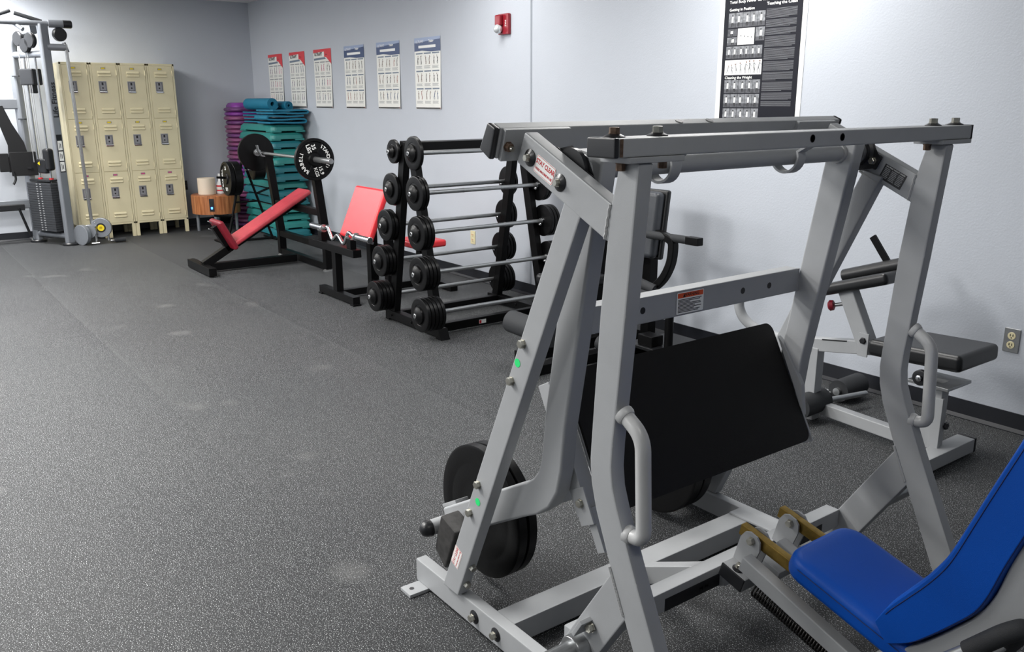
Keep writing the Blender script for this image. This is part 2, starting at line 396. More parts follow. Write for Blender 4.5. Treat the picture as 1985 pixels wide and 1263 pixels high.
# ------------------------------------------------------------------ leg press
LP = thing('leg_press', 'large silver steel leg press with a black foot plate and a blue padded seat', 'leg press machine', (-1.6, 1.851, 0))
def P(mb, name, m='silver', parent=LP, label=None, smooth=35): return mb.build(name, m, parent, smooth=smooth, label=label)
NEAR, FAR = (1.235, 1.277), (2.425, 2.467)
UP = [(-1.298, 1.419), (-1.240, 1.419), (-1.266, 1.10), (-1.284, .90), (-1.294, .80), (-1.296, .745), (-1.290, .70), (-1.272, .65), (-1.205, .50), (-.984, .03),
      (-1.072, .03), (-1.19, .285), (-1.29, .50), (-1.345, .63), (-1.362, .69), (-1.368, .745), (-1.365, .80), (-1.345, 1.10), (-1.322, 1.32)]
def mirror(y): return 3.702-y
for side, (y0, y1) in (('n', NEAR), ('f', FAR)):
    out = -1 if side == 'n' else 1
    yo = y0 if side == 'n' else y1          # outer face
    yi = y1 if side == 'n' else y0
    yc = (y0+y1)/2
    P(MB().prism(UP, y0, y1, r=.006), 'front_upright')
    mb = MB(); mb.box((-1.10, yc-.04, 0), (-.95, yc+.04, .03), .003)
    P(mb, 'foot_pad')
    g = MB().prism([(-1.614, 1.471), (-1.645, 1.400), (-1.325, 1.250), (-1.311, 1.329)], y0, y1-.003 if side == 'n' else y1, r=.005)
    P(g, 'gusset_beam')
    # weld where the gusset meets upright
    wb = MB(); wb.tube([(-1.321-i*.0011+.0012*math.sin(i*2.1), y0+.0005, 1.331-i*.0062) for i in range(13)], .0042, 6)
    P(wb, 'weld_seam', 'weld')
    yb0, yb1 = (1.248, 1.288) if side == 'n' else (2.414, 2.454)
    P(MB().prism([(-1.480, 1.336), (-1.416, 1.318), (-1.434, 1.281), (-1.962, .09), (-2.048, .09)], yb0, yb1, r=.006), 'rear_brace')
    wb = MB(); wb.tube([(-1.492+i*.0053, yb0+.001, 1.331-i*.0026+.001*math.sin(i*2.5)) for i in range(12)], .0032, 6)
    P(wb, 'weld_seam', 'weld')
    # floor rail
    ra0, ra1 = (1.262, 1.302) if side == 'n' else (2.40, 2.44)
    P(MB().box((-2.235, ra0, .012), (-1.40, ra1, .09), .005), 'floor_rail')
    t0, t1 = (1.196, 1.262) if side == 'n' else (2.44, 2.506)
    tb = MB(); tb.box((-2.225, t0, 0), (-2.162, t1+.04 if side == 'n' else t1, .012), .002)
    tb.lathe((-2.195, t0+.025, .0121), Z1, [(0, .008), (.0004, .008)], 16, 'ink')
    P(tb, 'anchor_tab')
    # strut from the upright down to the rail
    P(MB().prism([(-1.277, .510), (-1.226, .412), (-1.43, .088), (-1.545, .088)], y0+.001, y1-.001, r=.005), 'strut')
    wb = MB(); wb.tube([(-1.2915+i*.0040, y0+.0005, .507-i*.0086) for i in range(13)], .0045, 6)
    P(wb, 'weld_seam', 'weld')
    # plate storage horn, pointing outwards from the strut
    hb = MB(); hy = yo
    hb.lathe((-1.385, hy, .245), (0, out, 0), [(0, .038), (.03, .038), (.033, .036), (.033, .0253), (.30, .0253), (.302, .024)], 28)
    P(hb, 'storage_horn', 'steel', label='bare steel storage horn')
    cp = MB().obox((-1.365, yo+out*.004, .318), (.055, .06, .012), (V((.52, 0, .85)), V((0, 1, 0)), V((.85, 0, -.52))), .002)
    P(cp, 'clamp_plate')
    P(MB().hexb((-1.345, yo+out*.003, .322), (0, out, 0), .012, .012), 'bolt', 'bolt')
    # handle tube on the upright
    hp = bez_corner([(-1.280, yc, .875), (-1.222, yc, .840), (-1.208, yc, .60), (-1.262, yc, .596)], .055, 6)
    hb = MB().tube(hp, .0175, 16)
    for q, d in (((-1.279, yc, .874), V((1, 0, -.5))), ((-1.252, yc, .5965), V((1, 0, 0)))):
        hb.lathe(q, d, [(-.006, .023), (.004, .0225), (.010, .019)], 16)
    P(hb, 'handle', 'handlegrey')
    # cap plate on the upright
    P(MB().box((-1.322, y0-.03, 1.419), (-1.236, y1+.085, 1.431), .002), 'cap_plate')

# front top bar: 3 in wide, 1.5 in tall
fb = MB().box((-1.320, 1.180, 1.431), (-1.240, 2.556, 1.469), .005)
P(fb, 'top_bar')
ft = MB()
for y, k in ((1.180, -1), (2.556, 1)):
    ft = MB().box((-1.321, y-.014 if k < 0 else y, 1.430), (-1.239, y if k < 0 else y+.004, 1.470), .004)
    P(ft, 'end_cap', 'cap', label='black plastic end cap')
for y in (1.203, 1.324, 2.413, 2.535):
    P(MB().washer((-1.280, y, 1.469), Z1, .022), 'washer', 'wash')
    P(MB().hexb((-1.280, y, 1.475), Z1, .011, .013, 'rustbolt' if y < 1.3 else 'bolt'), 'bolt', 'bolt')
for y in (1.225, 1.345, 2.40):
    P(MB().hexb((-1.283, y, 1.419), -Z1, .010, .016, 'rustbolt'), 'nut', 'rustbolt')
for y in (1.80, 1.92):
    P(MB().lathe((-1.2398, y, 1.452), X1, [(0, .0095), (.0005, .0095), (.0005, .0082), (-.0, .008)], 20, 'ink'), 'bolt_hole', 'ink')
# rust streak next to the near cap
P(MB().quad((-1.2396, 1.181, 1.4325), Y1, Z1, 0, .009, 0, .035), 'paint_chip', 'rustbolt')
# rear top bar, tilted
RB = [(-1.683, 1.491), (-1.653, 1.478), (-1.676, 1.407), (-1.716, 1.431)]
P(MB().prism(RB, 1.195, 2.540, r=.004), 'top_bar')
cx_, cz_ = -1.682, 1.452
for ya, yb in ((1.178, 1.195), (2.540, 2.552)):
    P(MB().prism([(cx_+(x-cx_)*1.03, cz_+(z-cz_)*1.03) for x, z in RB], ya, yb, r=.005), 'end_cap', 'cap', label='black plastic end cap')
for ya, yb in ((1.203, 1.40), (2.31, 2.50)):
    P(MB().prism([(-1.653, 1.4785), (-1.641, 1.4745), (-1.664, 1.402), (-1.676, 1.406)], ya, yb, r=.001), 'mount_plate')
nd = V((.952, 0, -.307))
for y in (1.215, 2.488):
    P(MB().hexb(V((-1.652, y, 1.437)), nd, .011, .012, 'rustbolt').cyl(V((-1.652, y, 1.437))+nd*.01, V((-1.652, y, 1.437))+nd*.022, .006, 12, 'bolt'), 'nut', 'rustbolt')
for y in (1.807, 1.929):
    P(MB().lathe((-1.667, y, 1.4847), V((.4, 0, .917)), [(0, .011), (.001, .011)], 20), 'bolt_hole', 'ink')
# bolts and labels on the near gusset
for x, z in ((-1.592, 1.413), (-1.484, 1.364)):
    P(MB().washer((x, 1.235, z), -Y1, .020), 'washer', 'wash')
    P(MB().hexb((x, 1.229, z), -Y1, .0085, .010), 'bolt', 'bolt')
    P(MB().washer((mirror(x) if False else x, 2.467, z-.01), Y1, .023), 'washer', 'wash')
gd = V((.905, 0, -.425)); gn = V((.425, 0, .905))
lo = V((-1.538, 1.2342, 1.3885))
lb = MB()
def rounded(w, h, r): return rrect(w, h, r, 3)
lb.poly(lo, gd, gn, rounded(.074, .042, .005), 'white')
lb.poly(lo+V((0, -.0002, 0)), gd, gn, rounded(.071, .039, .004), 'redtext')
lb.poly(lo+V((0, -.0004, 0)), gd, gn, rounded(.069, .037, .004), 'white')
lb.text('STAY CLEAR', lo+gn*.007+V((0, -.0007, 0)), gd, gn, .0155, 'redtext', 'CENTER', .0005, .80)
lb.text('WHILE MACHINE IN USE', lo-gn*.010+V((0, -.0007, 0)), gd, gn, .0080, 'redtext', 'CENTER', .0003, .74)
P(lb, 'warning_sticker', 'white', label='white STAY CLEAR sticker with red letters on the beam', smooth=10)
# rear brace bolts, green dots, sticker
for x, z in ((-1.628, .955), (-1.676, .846), (-1.833, .50), (-1.877, .397)):
    P(MB().hexb((x-.008, 1.248, z+.002), -Y1, .011, .012), 'bolt', 'bolt')
for x, z in ((-1.655, .902), (-1.842, .447)):
    P(MB().lathe((x-.004, 1.2476, z), -Y1, [(0, .0115), (.0004, .0115)], 24), 'dot_sticker', 'green', label='round green dot sticker')
bd = V((.405, 0, .914)); bnn = V((-.914, 0, .405))
lo = V((-1.962, 1.2475, .222))
lb = MB()
lb.poly(lo, bd, bnn, rounded(.072, .040, .004), 'white')
lb.poly(lo+V((0, -.0002, 0)), bd, bnn, rounded(.069, .037, .004), 'redtext')
lb.poly(lo+V((0, -.0004, 0)), bd, bnn, rounded(.067, .035, .004), 'white')
lb.text('STAY CLEAR', lo+bnn*.006+V((0, -.0007, 0)), bd, bnn, .014, 'redtext', 'CENTER', .0003, .86)
lb.text('WHILE MACHINE IN USE', lo-bnn*.009+V((0, -.0007, 0)), bd, bnn, .007, 'redtext', 'CENTER', .0002, .86)
P(lb, 'warning_sticker', 'white', label='white STAY CLEAR sticker low on the rear brace', smooth=10)
for z in (.205, .135):
    x = -1.962+(z-.09)*.443
    P(MB().hexb((x+.001, 1.268, z), V((.914, 0, -.405)), .011, .010), 'bolt', 'bolt')
# rubber bumpers on the braces
for y0, y1 in ((1.246, 1.312), (2.390, 2.456)):
    P(MB().prism([(-2.046, .325), (-1.965, .300), (-2.030, .150), (-2.086, .198)], y0, y1, r=.006), 'bumper', 'worn', label='worn black rubber bumper block')
# rail washers and bolts
for x in (-1.893, -1.783):
    P(MB().washer((x, 1.262, .050), -Y1, .021), 'washer', 'wash')
    P(MB().hexb((x, 1.256, .050), -Y1, .011, .012), 'bolt', 'bolt')
# cross members
P(MB().box((-1.838, 1.302, .012), (-1.752, 2.40, .084), .005), 'crossbar')
P(MB().box((-1.83, 2.34, .084), (-1.60, 2.40, .092), .002), 'mount_plate')
P(MB().hexb((-1.752, 2.35, .05), X1, .011, .014), 'bolt', 'bolt')
P(MB().box((-1.500, 1.277, .165), (-1.450, 2.425, .228), .004), 'crossbar')
for y in (1.60, 2.18):
    st = MB().box((-1.4498, y, .166), (-1.4485, y+.26 if y < 2 else y+.15, .205), .0005, 'cap')
    if y < 2: st.text('HAMMER', (-1.4480, y+.155, .187), Y1, Z1, .030, 'ink', 'CENTER', .0003)
    P(st, 'brand_sticker', 'cap', label='black sticker with raised lettering', smooth=10)
P(MB().sweep([(-1.76, 1.852, .050), (-1.62, 1.852, .115), (-1.44, 1.852, .20)], .05, .06, Y1), 'spine_tube')
P(MB().box((-.50, 1.55, .0), (-.42, 2.15, .06), .005), 'crossbar')
# axle tube and pendulum
AX, AZ = -1.500, 1.388
P(MB().cyl((AX, 1.29, AZ), (AX, 2.41, AZ), .0235, 24), 'axle_tube')
for y in (1.375, 2.300):
    P(MB().lathe((AX, y, AZ), Y1, [(0, .028), (.004, .030), (.010, .030), (.014, .026)], 20, 'weld'), 'weld_seam', 'weld')
for y in (1.575, 2.07):
    pts = arc((AX, AZ), .043, 20, -200, 16, 'XZ', y); pts = [(-1.41, y, 1.431)]+pts if y > 2 else [(-1.43, y, 1.425)]+pts
    P(MB().sweep(pts, .034, .007, Y1, .001), 'stop_strap')
for ys, d, far in ((1.277, 1, 0), (2.425, -1, 1)):
    be = MB()
    be.lathe((AX, ys, AZ), (0, d, 0), [(0, .050), (.012, .050), (.018, .042), (.026, .040), (.028, .030)], 28, 'cap')
    gdir = V((.905, 0, -.425)); gnn = V((.425, 0, .905))
    pl = [(math.cos(a)*(.066 if i % 2 == 0 else .0), 0) for i, a in enumerate((0,))]
    be.poly(V((AX, ys+d*.0115, AZ)), gdir, gnn, [(.075, .014), (.03, .046), (-.03, .046), (-.075, .014), (-.075, -.014), (-.03, -.046), (.03, -.046), (.075, -.014)], 'cap')
    be.obox((AX, ys+d*.006, AZ), (.15, .012, .045), (gdir, Y1, gnn), .008, 2, 'cap')
    be.lathe((AX, ys+d*.026, AZ), (0, d, 0), [(0, .036), (.008, .036), (.009, .031), (.004, .030), (.004, .028), (.014, .026)], 28, 'steel')
    for t in (-.056, .056):
        be.hexb(V((AX, ys+d*.012, AZ))+gdir*t, (0, d, 0), .010, .012, 'bolt')
    P(be, 'bearing', 'cap', label='black flange bearing')
PEND = [(-1.488, 1.425), (-1.605, .745), (-1.618, .62), (-1.632, .565), (-1.660, .523), (-1.700, .492), (-1.760, .460), (-2.135, .242)]
for y0, y1 in ((1.325, 1.375), (2.310, 2.360)):
    yc = (y0+y1)/2
    P(MB().sweep([(x, yc, z) for x, z in PEND], .05, .082, Y1, .008, hs=[.09, .082, .082, .085, .09, .092, .092, .092]), 'pendulum_arm')
    o = -1 if y0 < 2 else 1
    hb = MB(); hy = 1.243 if o < 0 else 2.459
    hb.cyl((-2.11, hy, .256), (-2.11, 1.53 if o < 0 else 2.18, .256), .0245, 24)
    P(hb, 'weight_horn')
    P(MB().lathe((-2.11, hy, .256), (0, o, 0), [(-.004, .027), (.006, .027), (.016, .0245), (.024, .019), (.029, .011), (.030, .001)], 24), 'horn_cap', 'cap', label='black ball end cap')
    P(MB().obox((-2.155, yc-.02*o, .290), (.09, .05, .012), (V((.867, 0, .498)), Y1, V((-.498, 0, .867))), .002), 'end_plate')
P(MB().box((-1.745, 1.370, .450), (-1.690, 2.315, .506), .005), 'pendulum_beam')
# cross beam with warning label
P(MB().box((-1.650, 1.375, .955), (-1.600, 2.310, 1.030), .005), 'pendulum_beam')
wb = MB(); wb.tube([(-1.603, 2.309, .957+i*.006) for i in range(13)], .0045, 6); P(wb, 'weld_seam', 'weld')
for y in (1.625, 2.040, 2.164):
    P(MB().lathe((-1.600, y, .993), X1, [(0, .0095), (.0006, .0095)], 20), 'bolt_hole', 'ink')
lb = MB(); o = V((-1.5992, 1.755, .961))
lb.poly(o+V((0, .056, .0315)), Y1, Z1, rounded(.114, .066, .004), 'inkgrey')
lb.poly(o+V((.0002, .056, .0315)), Y1, Z1, rounded(.110, .062, .003), 'white')
lb.quad(o+V((.0004, 0, 0)), Y1, Z1, .004, .108, .046, .060, 'orange')
lb.text('WARNING', o+V((.0006, .060, .053)), Y1, Z1, .013, 'ink', 'CENTER', .0003)
lb.poly(o+V((.0006, .024, .0475)), Y1, Z1, [(0, 0), (.012, 0), (.006, .010)], 'ink')
yy = .042
for k, w in enumerate((.096, .090, .05, .092, .094, .07, .096, .066, .09, .084)):
    lb.quad(o+V((.0004, 0, 0)), Y1, Z1, .006, .006+w, yy-.0022, yy, 'ink'); yy -= .0039
P(lb, 'warning_label', 'white', label='white label with an orange WARNING band', smooth=10)
# far gusset chart sticker
lo = V((-1.389, 2.4246, 1.3205)); lb = MB()
lb.poly(lo, gd, gn, rounded(.078, .046, .001), 'ink')
lb.text('LEG PRESS WEIGHT CHART', lo+gn*.0185-V((0, .0003, 0)), gd, gn, .0055, 'white', 'CENTER', .0001)
for c in range(3):
    for r_ in range(7):
        lb.quad(lo-V((0, .0003, 0)), gd, gn, -.034+c*.024, -.034+c*.024+.018+.002*((r_*3+c) % 2), .011-r_*.0046, .0135-r_*.0046, 'inkgrey')
P(lb, 'chart_sticker', 'ink', label='black sticker with columns of small white print', smooth=10)
# foot plate
pa, pb = V((-1.693, 0, .835)), V((-1.507, 0, .487))
dv = (pa-pb).normalized(); nv = V((-dv.z, 0, dv.x)); nv = nv if nv.x > 0 else -nv
mid = (pa+pb)/2; hh = (pa-pb).length
def fplate(off, th, y0, y1, h, rr, m, name, label=None):
    mb = MB(); c = mid+nv*off; yc = (y0+y1)/2
    sec = rrect(y1-y0, h, rr, 5)
    mb.loft([[c+V((0, yc, 0))+Y1*x+dv*z+nv*t for x, z in sec] for t in (0, th)])
    return P(mb, name, m, label=label)
fplate(0, .010, 1.425, 2.300, hh, .03, 'footrub', 'foot_plate', 'black rubber faced foot plate')
fplate(-.008, .008, 1.423, 2.308, hh, .03, 'silver', 'backing_plate')
for y0, y1 in ((1.375, 1.423), (2.270, 2.310)):
    c = mid-nv*.033+dv*.0
    P(MB().obox(c+V((0, (y0+y1)/2, 0)), (.05, y1-y0, hh*.92), (nv, Y1, dv), .003), 'plate_bracket')
    P(MB().obox(mid-nv*.02-dv*.155+V((0, y0 if y0 < 2 else y1, 0)), (.055, .008, .10), (nv, Y1, dv), .002), 'bracket_tab')
    P(MB().hexb(mid-nv*.02-dv*.145+V((0, y0-.004, 0)), -Y1, .011, .010), 'bolt', 'bolt')
    if y0 < 2: P(MB().obox(mid-nv*.012-dv*.222+V((0, (y0+y1)/2, 0)), (.03, .035, .12), (nv, Y1, dv), .002), 'bracket_foot')
wb = MB(); wb.tube([mid-nv*.006+dv*(.10-i*.012)+V((0, 2.310, 0)) for i in range(14)], .005, 6); P(wb, 'weld_seam', 'weld')
P(MB().prism([(-1.63, .78), (-1.655, .80), (-1.535, .56), (-1.55, .66)], 2.300, 2.318, r=.002), 'weld_gusset')

# seat carriage -------------------------------------------------------
sd_ = V((.963, 0, -.27)); sn_ = V((.27, 0, .963))     # seat slopes back
c = V((-1.372, 1.878, .245))
P(MB().obox(c, (.085, .19, .045), (sd_, Y1, sn_), .004), 'carriage_block')
P(MB().obox(c+V((0, -.096, 0)), (.083, .006, .043), (sd_, Y1, sn_), .003), 'end_cap', 'cap', label='black plastic end cap')
P(MB().washer(c+sn_*.0225+V((0, -.076, 0)), sn_, .017), 'washer', 'wash')
P(MB().hexb(c+sn_*.028+V((0, -.076, 0)), sn_, .010, .012), 'bolt', 'bolt')
for yb in (1.828, 2.000):
    P(MB().obox(V((-1.235, yb, .345)), (.30, .024, .034), (V((.972, 0, -.235)), Y1, V((.235, 0, .972))), .003), 'link_bar', 'brass', label='gold coloured link bar')
    for dy in (-.020, .020):
        cv = MB(); ww = V((.30, 0, .954)); uu = V((.954, 0, -.30))
        sec = [(-.031, 0), (.031, 0), (.034, .075), (.026, .098), (.012, .108), (-.012, .108), (-.026, .098), (-.034, .075)]
        o = V((-1.358, yb+dy, .285))
        cv.loft([[o+uu*a+ww*b_+Y1*t for a, b_ in sec] for t in (-.003, .003)])
        P(cv, 'clevis_plate')
    P(MB().hexb(V((-1.330, yb-.024, .368)), -Y1, .011, .010), 'bolt', 'bolt')
P(MB().obox(V((-1.335, 1.965, .258)), (.09, .16, .03), (sd_, Y1, sn_), .003), 'carriage_block')
for yr in (1.775, 1.925):
    P(MB().beam((-1.325, yr, .318), (-.55, yr, .060), .038, .045, Z1, .004), 'seat_rail')
# coil spring
hp = []; s0, s1 = V((-1.315, 1.815, .222)), V((-.80, 1.815, .075)); dd = (s1-s0).normalized(); e1 = dd.cross(Y1).normalized(); N = 62
for i in range(N*10+1):
    a = 2*PI*i/10; hp.append(s0+(s1-s0)*(i/(N*10))+(Y1*math.cos(a)+e1*math.sin(a))*.0175)
P(MB().tube(hp, .0030, 6), 'coil_spring', 'spring', label='dark steel coil spring', smooth=80)
# blue seat cushion
def cushion(c, size, axes, r, name, m, parent, seg=5, label=None):
    return MB().obox(c, size, axes, r, seg).build(name, m, parent, label=label, smooth=60)
def seat_cushion():
    L, W, T = .44, .275, .062
    c = V((-1.158, 1.847, .447))                     # top front centre
    mb = MB(); rings = []
    out = []
    # outline in seat plane (u along slope, v along Y), tapered rounded front corners
    sec = rrect(L, W, .055, 6)
    prof = [(-T, -.010), (-T+.008, -.002), (-T+.018, 0), (-.022, 0), (-.012, -.002), (-.004, -.008), (0, -.018)]
    for t, ins in prof:
        rings.append([c+sd_*(L/2)+sd_*x*(1+2*ins/L)+Y1*y*(1+2*ins/W)+sn_*t for x, y in sec])
    # domed top
    for t, k in ((.002, .80), (.0035, .5), (.004, .15)):
        rings.append([c+sd_*(L/2)+sd_*x*k+Y1*y*k+sn_*t for x, y in sec])
    mb.loft(rings)
    return mb.build('seat_cushion', 'blue', LP, smooth=80)
seat_cushion()
def stitch(pts, name='stitching'):
    mb = MB().tube(pts, .0011, 5); return mb.build(name, 'bluestitch', LP)
stitch([V((-1.150, 1.847, .447))+sd_*u+Y1*(-.1385)+sn_*(-.024) for u in [.04+i*.02 for i in range(18)]])
P(MB().obox(V((-1.158, 1.847, .447))+sd_*.25-sn_*.070, (.36, .22, .014), (sd_, Y1, sn_), .003), 'seat_pan')
# blue back cushion: gently bent slab standing on the seat, seen from its side
BF = [(-.902, .391), (-.878, .441), (-.846, .487), (-.806, .543), (-.778, .590), (-.760, .628), (-.737, .690), (-.705, .780), (-.654, .920), (-.61, 1.04)]
BK = [(-.868, .345), (-.815, .374), (-.770, .418), (-.728, .466), (-.690, .514), (-.668, .565), (-.648, .635), (-.620, .720), (-.570, .858), (-.53, .97)]
BY0, BY1 = 1.697, 1.985
def back_cushion():
    rings = []; n = len(BF)
    cols = [(BY0, .085), (BY0+.003, .05), (BY0+.010, .02), (BY0+.024, 0), ((BY0+BY1)/2, -.03), (BY1-.024, 0), (BY1-.010, .02), (BY1-.003, .05), (BY1, .085)]
    for y, k in cols:
        F_ = [V((a, y, b_)) for a, b_ in BF]; K_ = [V((a, y, b_)) for a, b_ in BK]
        F_ = smooth(F_, 3); K_ = smooth(K_, 3); ring = []
        m_ = len(F_)
        for i in range(m_): ring.append(F_[i].lerp(K_[i], k))
        for i in reversed(range(m_)): ring.append(K_[i].lerp(F_[i], max(k, 0)*.8))
        rings.append(ring)
    return MB().loft(rings).build('back_cushion', 'blue', LP, smooth=60)
back_cushion()
def off_line(A, B, t, y): return smooth([V((a[0]+(b_[0]-a[0])*t, y, a[1]+(b_[1]-a[1])*t)) for a, b_ in zip(A, B)], 4)
stitch(off_line(BF, BK, .14, BY0-.0003)[3:])
stitch(off_line(BF, BK, .955, BY0+.002)[4:])
# bent silver back frame behind the cushion
for ya in (1.735, 1.947):
    pts = smooth([(-.875, ya, .268), (-.84, ya, .296), (-.80, ya, .325), (-.745, ya, .380), (-.700, ya, .432), (-.658, ya, .487), (-.628, ya, .552), (-.605, ya, .64), (-.560, ya, .77), (-.49, ya, .96)], 5)
    P(MB().sweep(pts, .045, .080, Y1, .006), 'back_frame')
P(MB().tube(bez_corner([(-.640, 1.74, .455), (-.592, 1.69, .540), (-.620, 1.672, .520), (-.680, 1.660, .452)], .03, 6), .020, 16), 'lever_grip', 'foam', label='black foam lever grip')
P(MB().cyl((-.676, 1.661, .456), (-.78, 1.645, .345), .015, 16), 'lever', 'steel')

# weight plates loaded on the leg press
def plate_mesh(r, t, y, d, hole=.026):
    mb = MB()
    prof = [(0, hole), (0, r*.30), (.003, r*.33), (.003, r*.50), (.0015, r*.52), (.0015, r*.70), (.0035, r*.74), (0, r*.80), (0, r*.96), (.004, r), (t-.004, r), (t, r*.96), (t, hole)]
    mb.lathe((-2.11, y, .256), (0, d, 0), prof, 64)
    return mb
plates = [('black plate on the leg press horn with the ball end, nearest the silver brace', 1.428, 1, .219),
          ('black plate on the leg press horn with the ball end, farther from the brace', 1.467, 1, .218),
          ('black plate under the right end of the black foot plate, farther one', 2.308, -1, .224),
          ('black plate under the right end of the black foot plate, nearer one', 2.258, -1, .226)]
for lab, y, d, r in plates:
    tag(plate_mesh(r, .036 if d > 0 else .046, y, d).build('weight_plate', 'plate', base=(-2.11, y, .256)), lab, 'weight plate', 'weight plates on the leg press')

# ------------------------------------------------------------------ barbell rack
RK = thing('barbell_rack', 'black A-frame rack holding ten fixed barbells in five tiers', 'barbell rack', (-5.09, 3.395, 0))
for y in (2.94, 3.85):
    for xb, xt in ((-5.385, -5.150), (-4.795, -5.060)):
        P(MB().beam((xb, y, .06), (xt, y, 1.275), .05, .072, X1, .004), 'post', 'black', RK)
    fm = MB(); fm.box((-5.475, y-.03, .012), (-4.735, y+.03, .075), .004)
    P(fm, 'foot_rail', 'black', RK)
    P(MB().prism([(-4.735, .075), (-4.70, .0), (-4.775, .0)], y-.035, y+.035, r=.002), 'foot_cap', 'black', RK)
    P(MB().box((-5.475, y-.03, 0), (-5.42, y+.03, .014), .002), 'foot_pad', 'black', RK)
    for x in (-5.38, -5.10, -4.85):
        P(MB().hexb((x, y-.03, .045), -Y1, .009, .007, 'black'), 'bolt', 'black', RK)
P(MB().beam((-5.105, 2.93, 1.250), (-5.105, 3.88, 1.250), .16, .055, Z1, .004), 'top_rail', 'black', RK)
P(MB().hexb((-5.16, 2.912, 1.25), -Y1, .009, .007, 'black'), 'bolt', 'black', RK)
P(MB().beam((-4.86, 2.97, .045), (-4.86, 3.82, .045), .05, .06, Z1, .004), 'lower_rail', 'black', RK)
P(MB().beam((-5.36, 2.97, .045), (-5.36, 3.82, .045), .05, .06, Z1, .004), 'lower_rail', 'black', RK)
P(MB().box((-4.8348, 3.30, .030), (-4.8335, 3.36, .058), .0004, 'white').quad((-4.8332, 3.302, .032), Y1, Z1, 0, .018, 0, .022, 'redtext'), 'maker_sticker', 'white', RK)
tiers = (1.210, .955, .703, .446, .186)
def postx(z, s): 
    t = (z-.06)/1.215
    return (-5.385+t*.235-.075) if s < 0 else (-4.795-t*.265+.075)
tn = ('top', 'second', 'third', 'fourth', 'bottom')
def barbell(n, r, small):
    """fixed barbell along Y, centred on the origin"""
    B = thing('barbell', '', 'barbell', (0, 0, 0), 'fixed barbells on the rack')
    half = .485
    mb = MB().cyl((0, -half, 0), (0, half, 0), .0145, 16)
    for s in (-1, 1):
        mb.lathe((0, s*.15, 0), (0, s, 0), [(0, .0155), (.004, .0158), (.008, .0155)], 16)
    mb.build('bar', 'steel', B)
    for s in (-1, 1):
        t = half
        for k in range(n):
            rr = r*(.72 if (small and k == n-1 and n > 1) else 1); th = .027
            P(MB().lathe((0, s*t, 0), (0, s, 0), [(0, .014), (0, rr*.93), (.003, rr), (th*.5, rr*1.0), (th-.004, rr*.99), (th, rr*.92), (th, rr*.62), (th-.002, rr*.6), (th, rr*.5), (th, .014)], 40), 'plate', 'plate', B)
            t += th+.0015
        P(MB().lathe((0, s*t, 0), (0, s, 0), [(0, r*.52), (.010, r*.50), (.016, r*.40), (.022, r*.34), (.027, r*.22), (.028, .02)], 32), 'end_cap', 'plate', B)
        P(MB().lathe((0, s*(t+.024), 0), (0, s, 0), [(0, .0155), (.010, .0155), (.012, .013), (.012, .008), (.004, .007)], 20), 'end_bolt', 'steel', B)
        P(MB().lathe((0, s*(half-.012), 0), (0, s, 0), [(0, .022), (.012, .024)], 20), 'collar', 'chrome', B)
    return B
specs = {(-1, 0): (1, .080), (-1, 1): (1, .110), (-1, 2): (2, .110), (-1, 3): (3, .110), (-1, 4): (4, .110),
         (1, 0): (1, .110), (1, 1): (2, .113), (1, 2): (3, .113), (1, 3): (4, .113), (1, 4): (5, .113)}
for (s, i), (n, r) in specs.items():
    B = barbell(n, r, False); z = tiers[i]
    B.location = (postx(z, s), 3.395, z)
    B['label'] = 'barbell with %s black %s, %s rack tier, side facing %s' % (
        ('one', 'two', 'three', 'four', 'five')[n-1], 'plate per end' if n == 1 else 'plates per end', tn[i], 'red preacher bench' if s < 0 else 'silver leg press')
    if s < 0 and i == 0: B['label'] = 'barbell with the smallest black plates, top rack tier, side facing preacher bench'
    for y in (2.925, 3.865):
        sx = postx(z, s)
        sd = MB().box((min(sx, sx-s*.075)+.0, y-.012, z-.034), (max(sx, sx-s*.075), y+.012, z-.0155), .002)
        P(sd, 'saddle', 'black', RK)
        P(MB().sphere((sx+s*.022, y+(.02 if y < 3 else -.02), z-.022), .012, None, n=8), 'saddle_bolt', 'chrome', RK)

# ------------------------------------------------------------------ preacher curl bench
PB = thing('preacher_curl_bench', 'black preacher curl bench with a bright red angled arm pad', 'preacher bench', (-6.2, 3.2, 0))
P(MB().box((-6.575, 2.89, .012), (-5.955, 2.95, .070), .004), 'foot_rail', 'black', PB)
for x in (-6.575, -5.995):
    P(MB().box((x-.01, 2.885, 0), (x+.05, 2.955, .013), .002), 'floor_tab', 'black', PB)
P(MB().box((-6.305, 2.89, .07), (-6.235, 2.95, .40), .004), 'post', 'black', PB)
P(MB().box((-6.72, 2.885, .385), (-5.905, 2.955, .445), .004), 'bar_rail', 'black', PB)
for x in (-6.52, -6.00):
    P(MB().box((x-.035, 2.895, .445), (x+.035, 2.945, .515), .004), 'bar_post', 'black', PB)
    P(MB().sweep(arc((x, .545), .030, 200, 340, 10, 'YZ', x) and [(x, 2.92+.032*math.cos(math.radians(a)), .545+.032*math.sin(math.radians(a))) for a in range(190, 351, 16)], .05, .006, X1, .001), 'bar_cradle', 'steel', PB)
P(MB().beam((-6.27, 2.95, .045), (-6.27, 3.80, .045), .055, .055, Z1, .004), 'base_rail', 'black', PB)
P(MB().box((-6.27-.035, 3.20, .07), (-6.27+.035, 3.27, .80), .004), 'post', 'black', PB)
P(MB().box((-6.24, 3.235-.03, .07), (-6.0, 3.235+.03, .13), .004), 'base_rail', 'black', PB)
P(MB().box((-6.02, 3.205, .07), (-5.955, 3.265, .62), .004), 'post', 'black', PB)
P(MB().box((-6.55, 3.78, .0), (-5.95, 3.85, .06), .004), 'foot_rail', 'black', PB)
P(MB().box((-6.30, 3.66, .06), (-6.23, 3.73, .36), .004), 'post', 'black', PB)
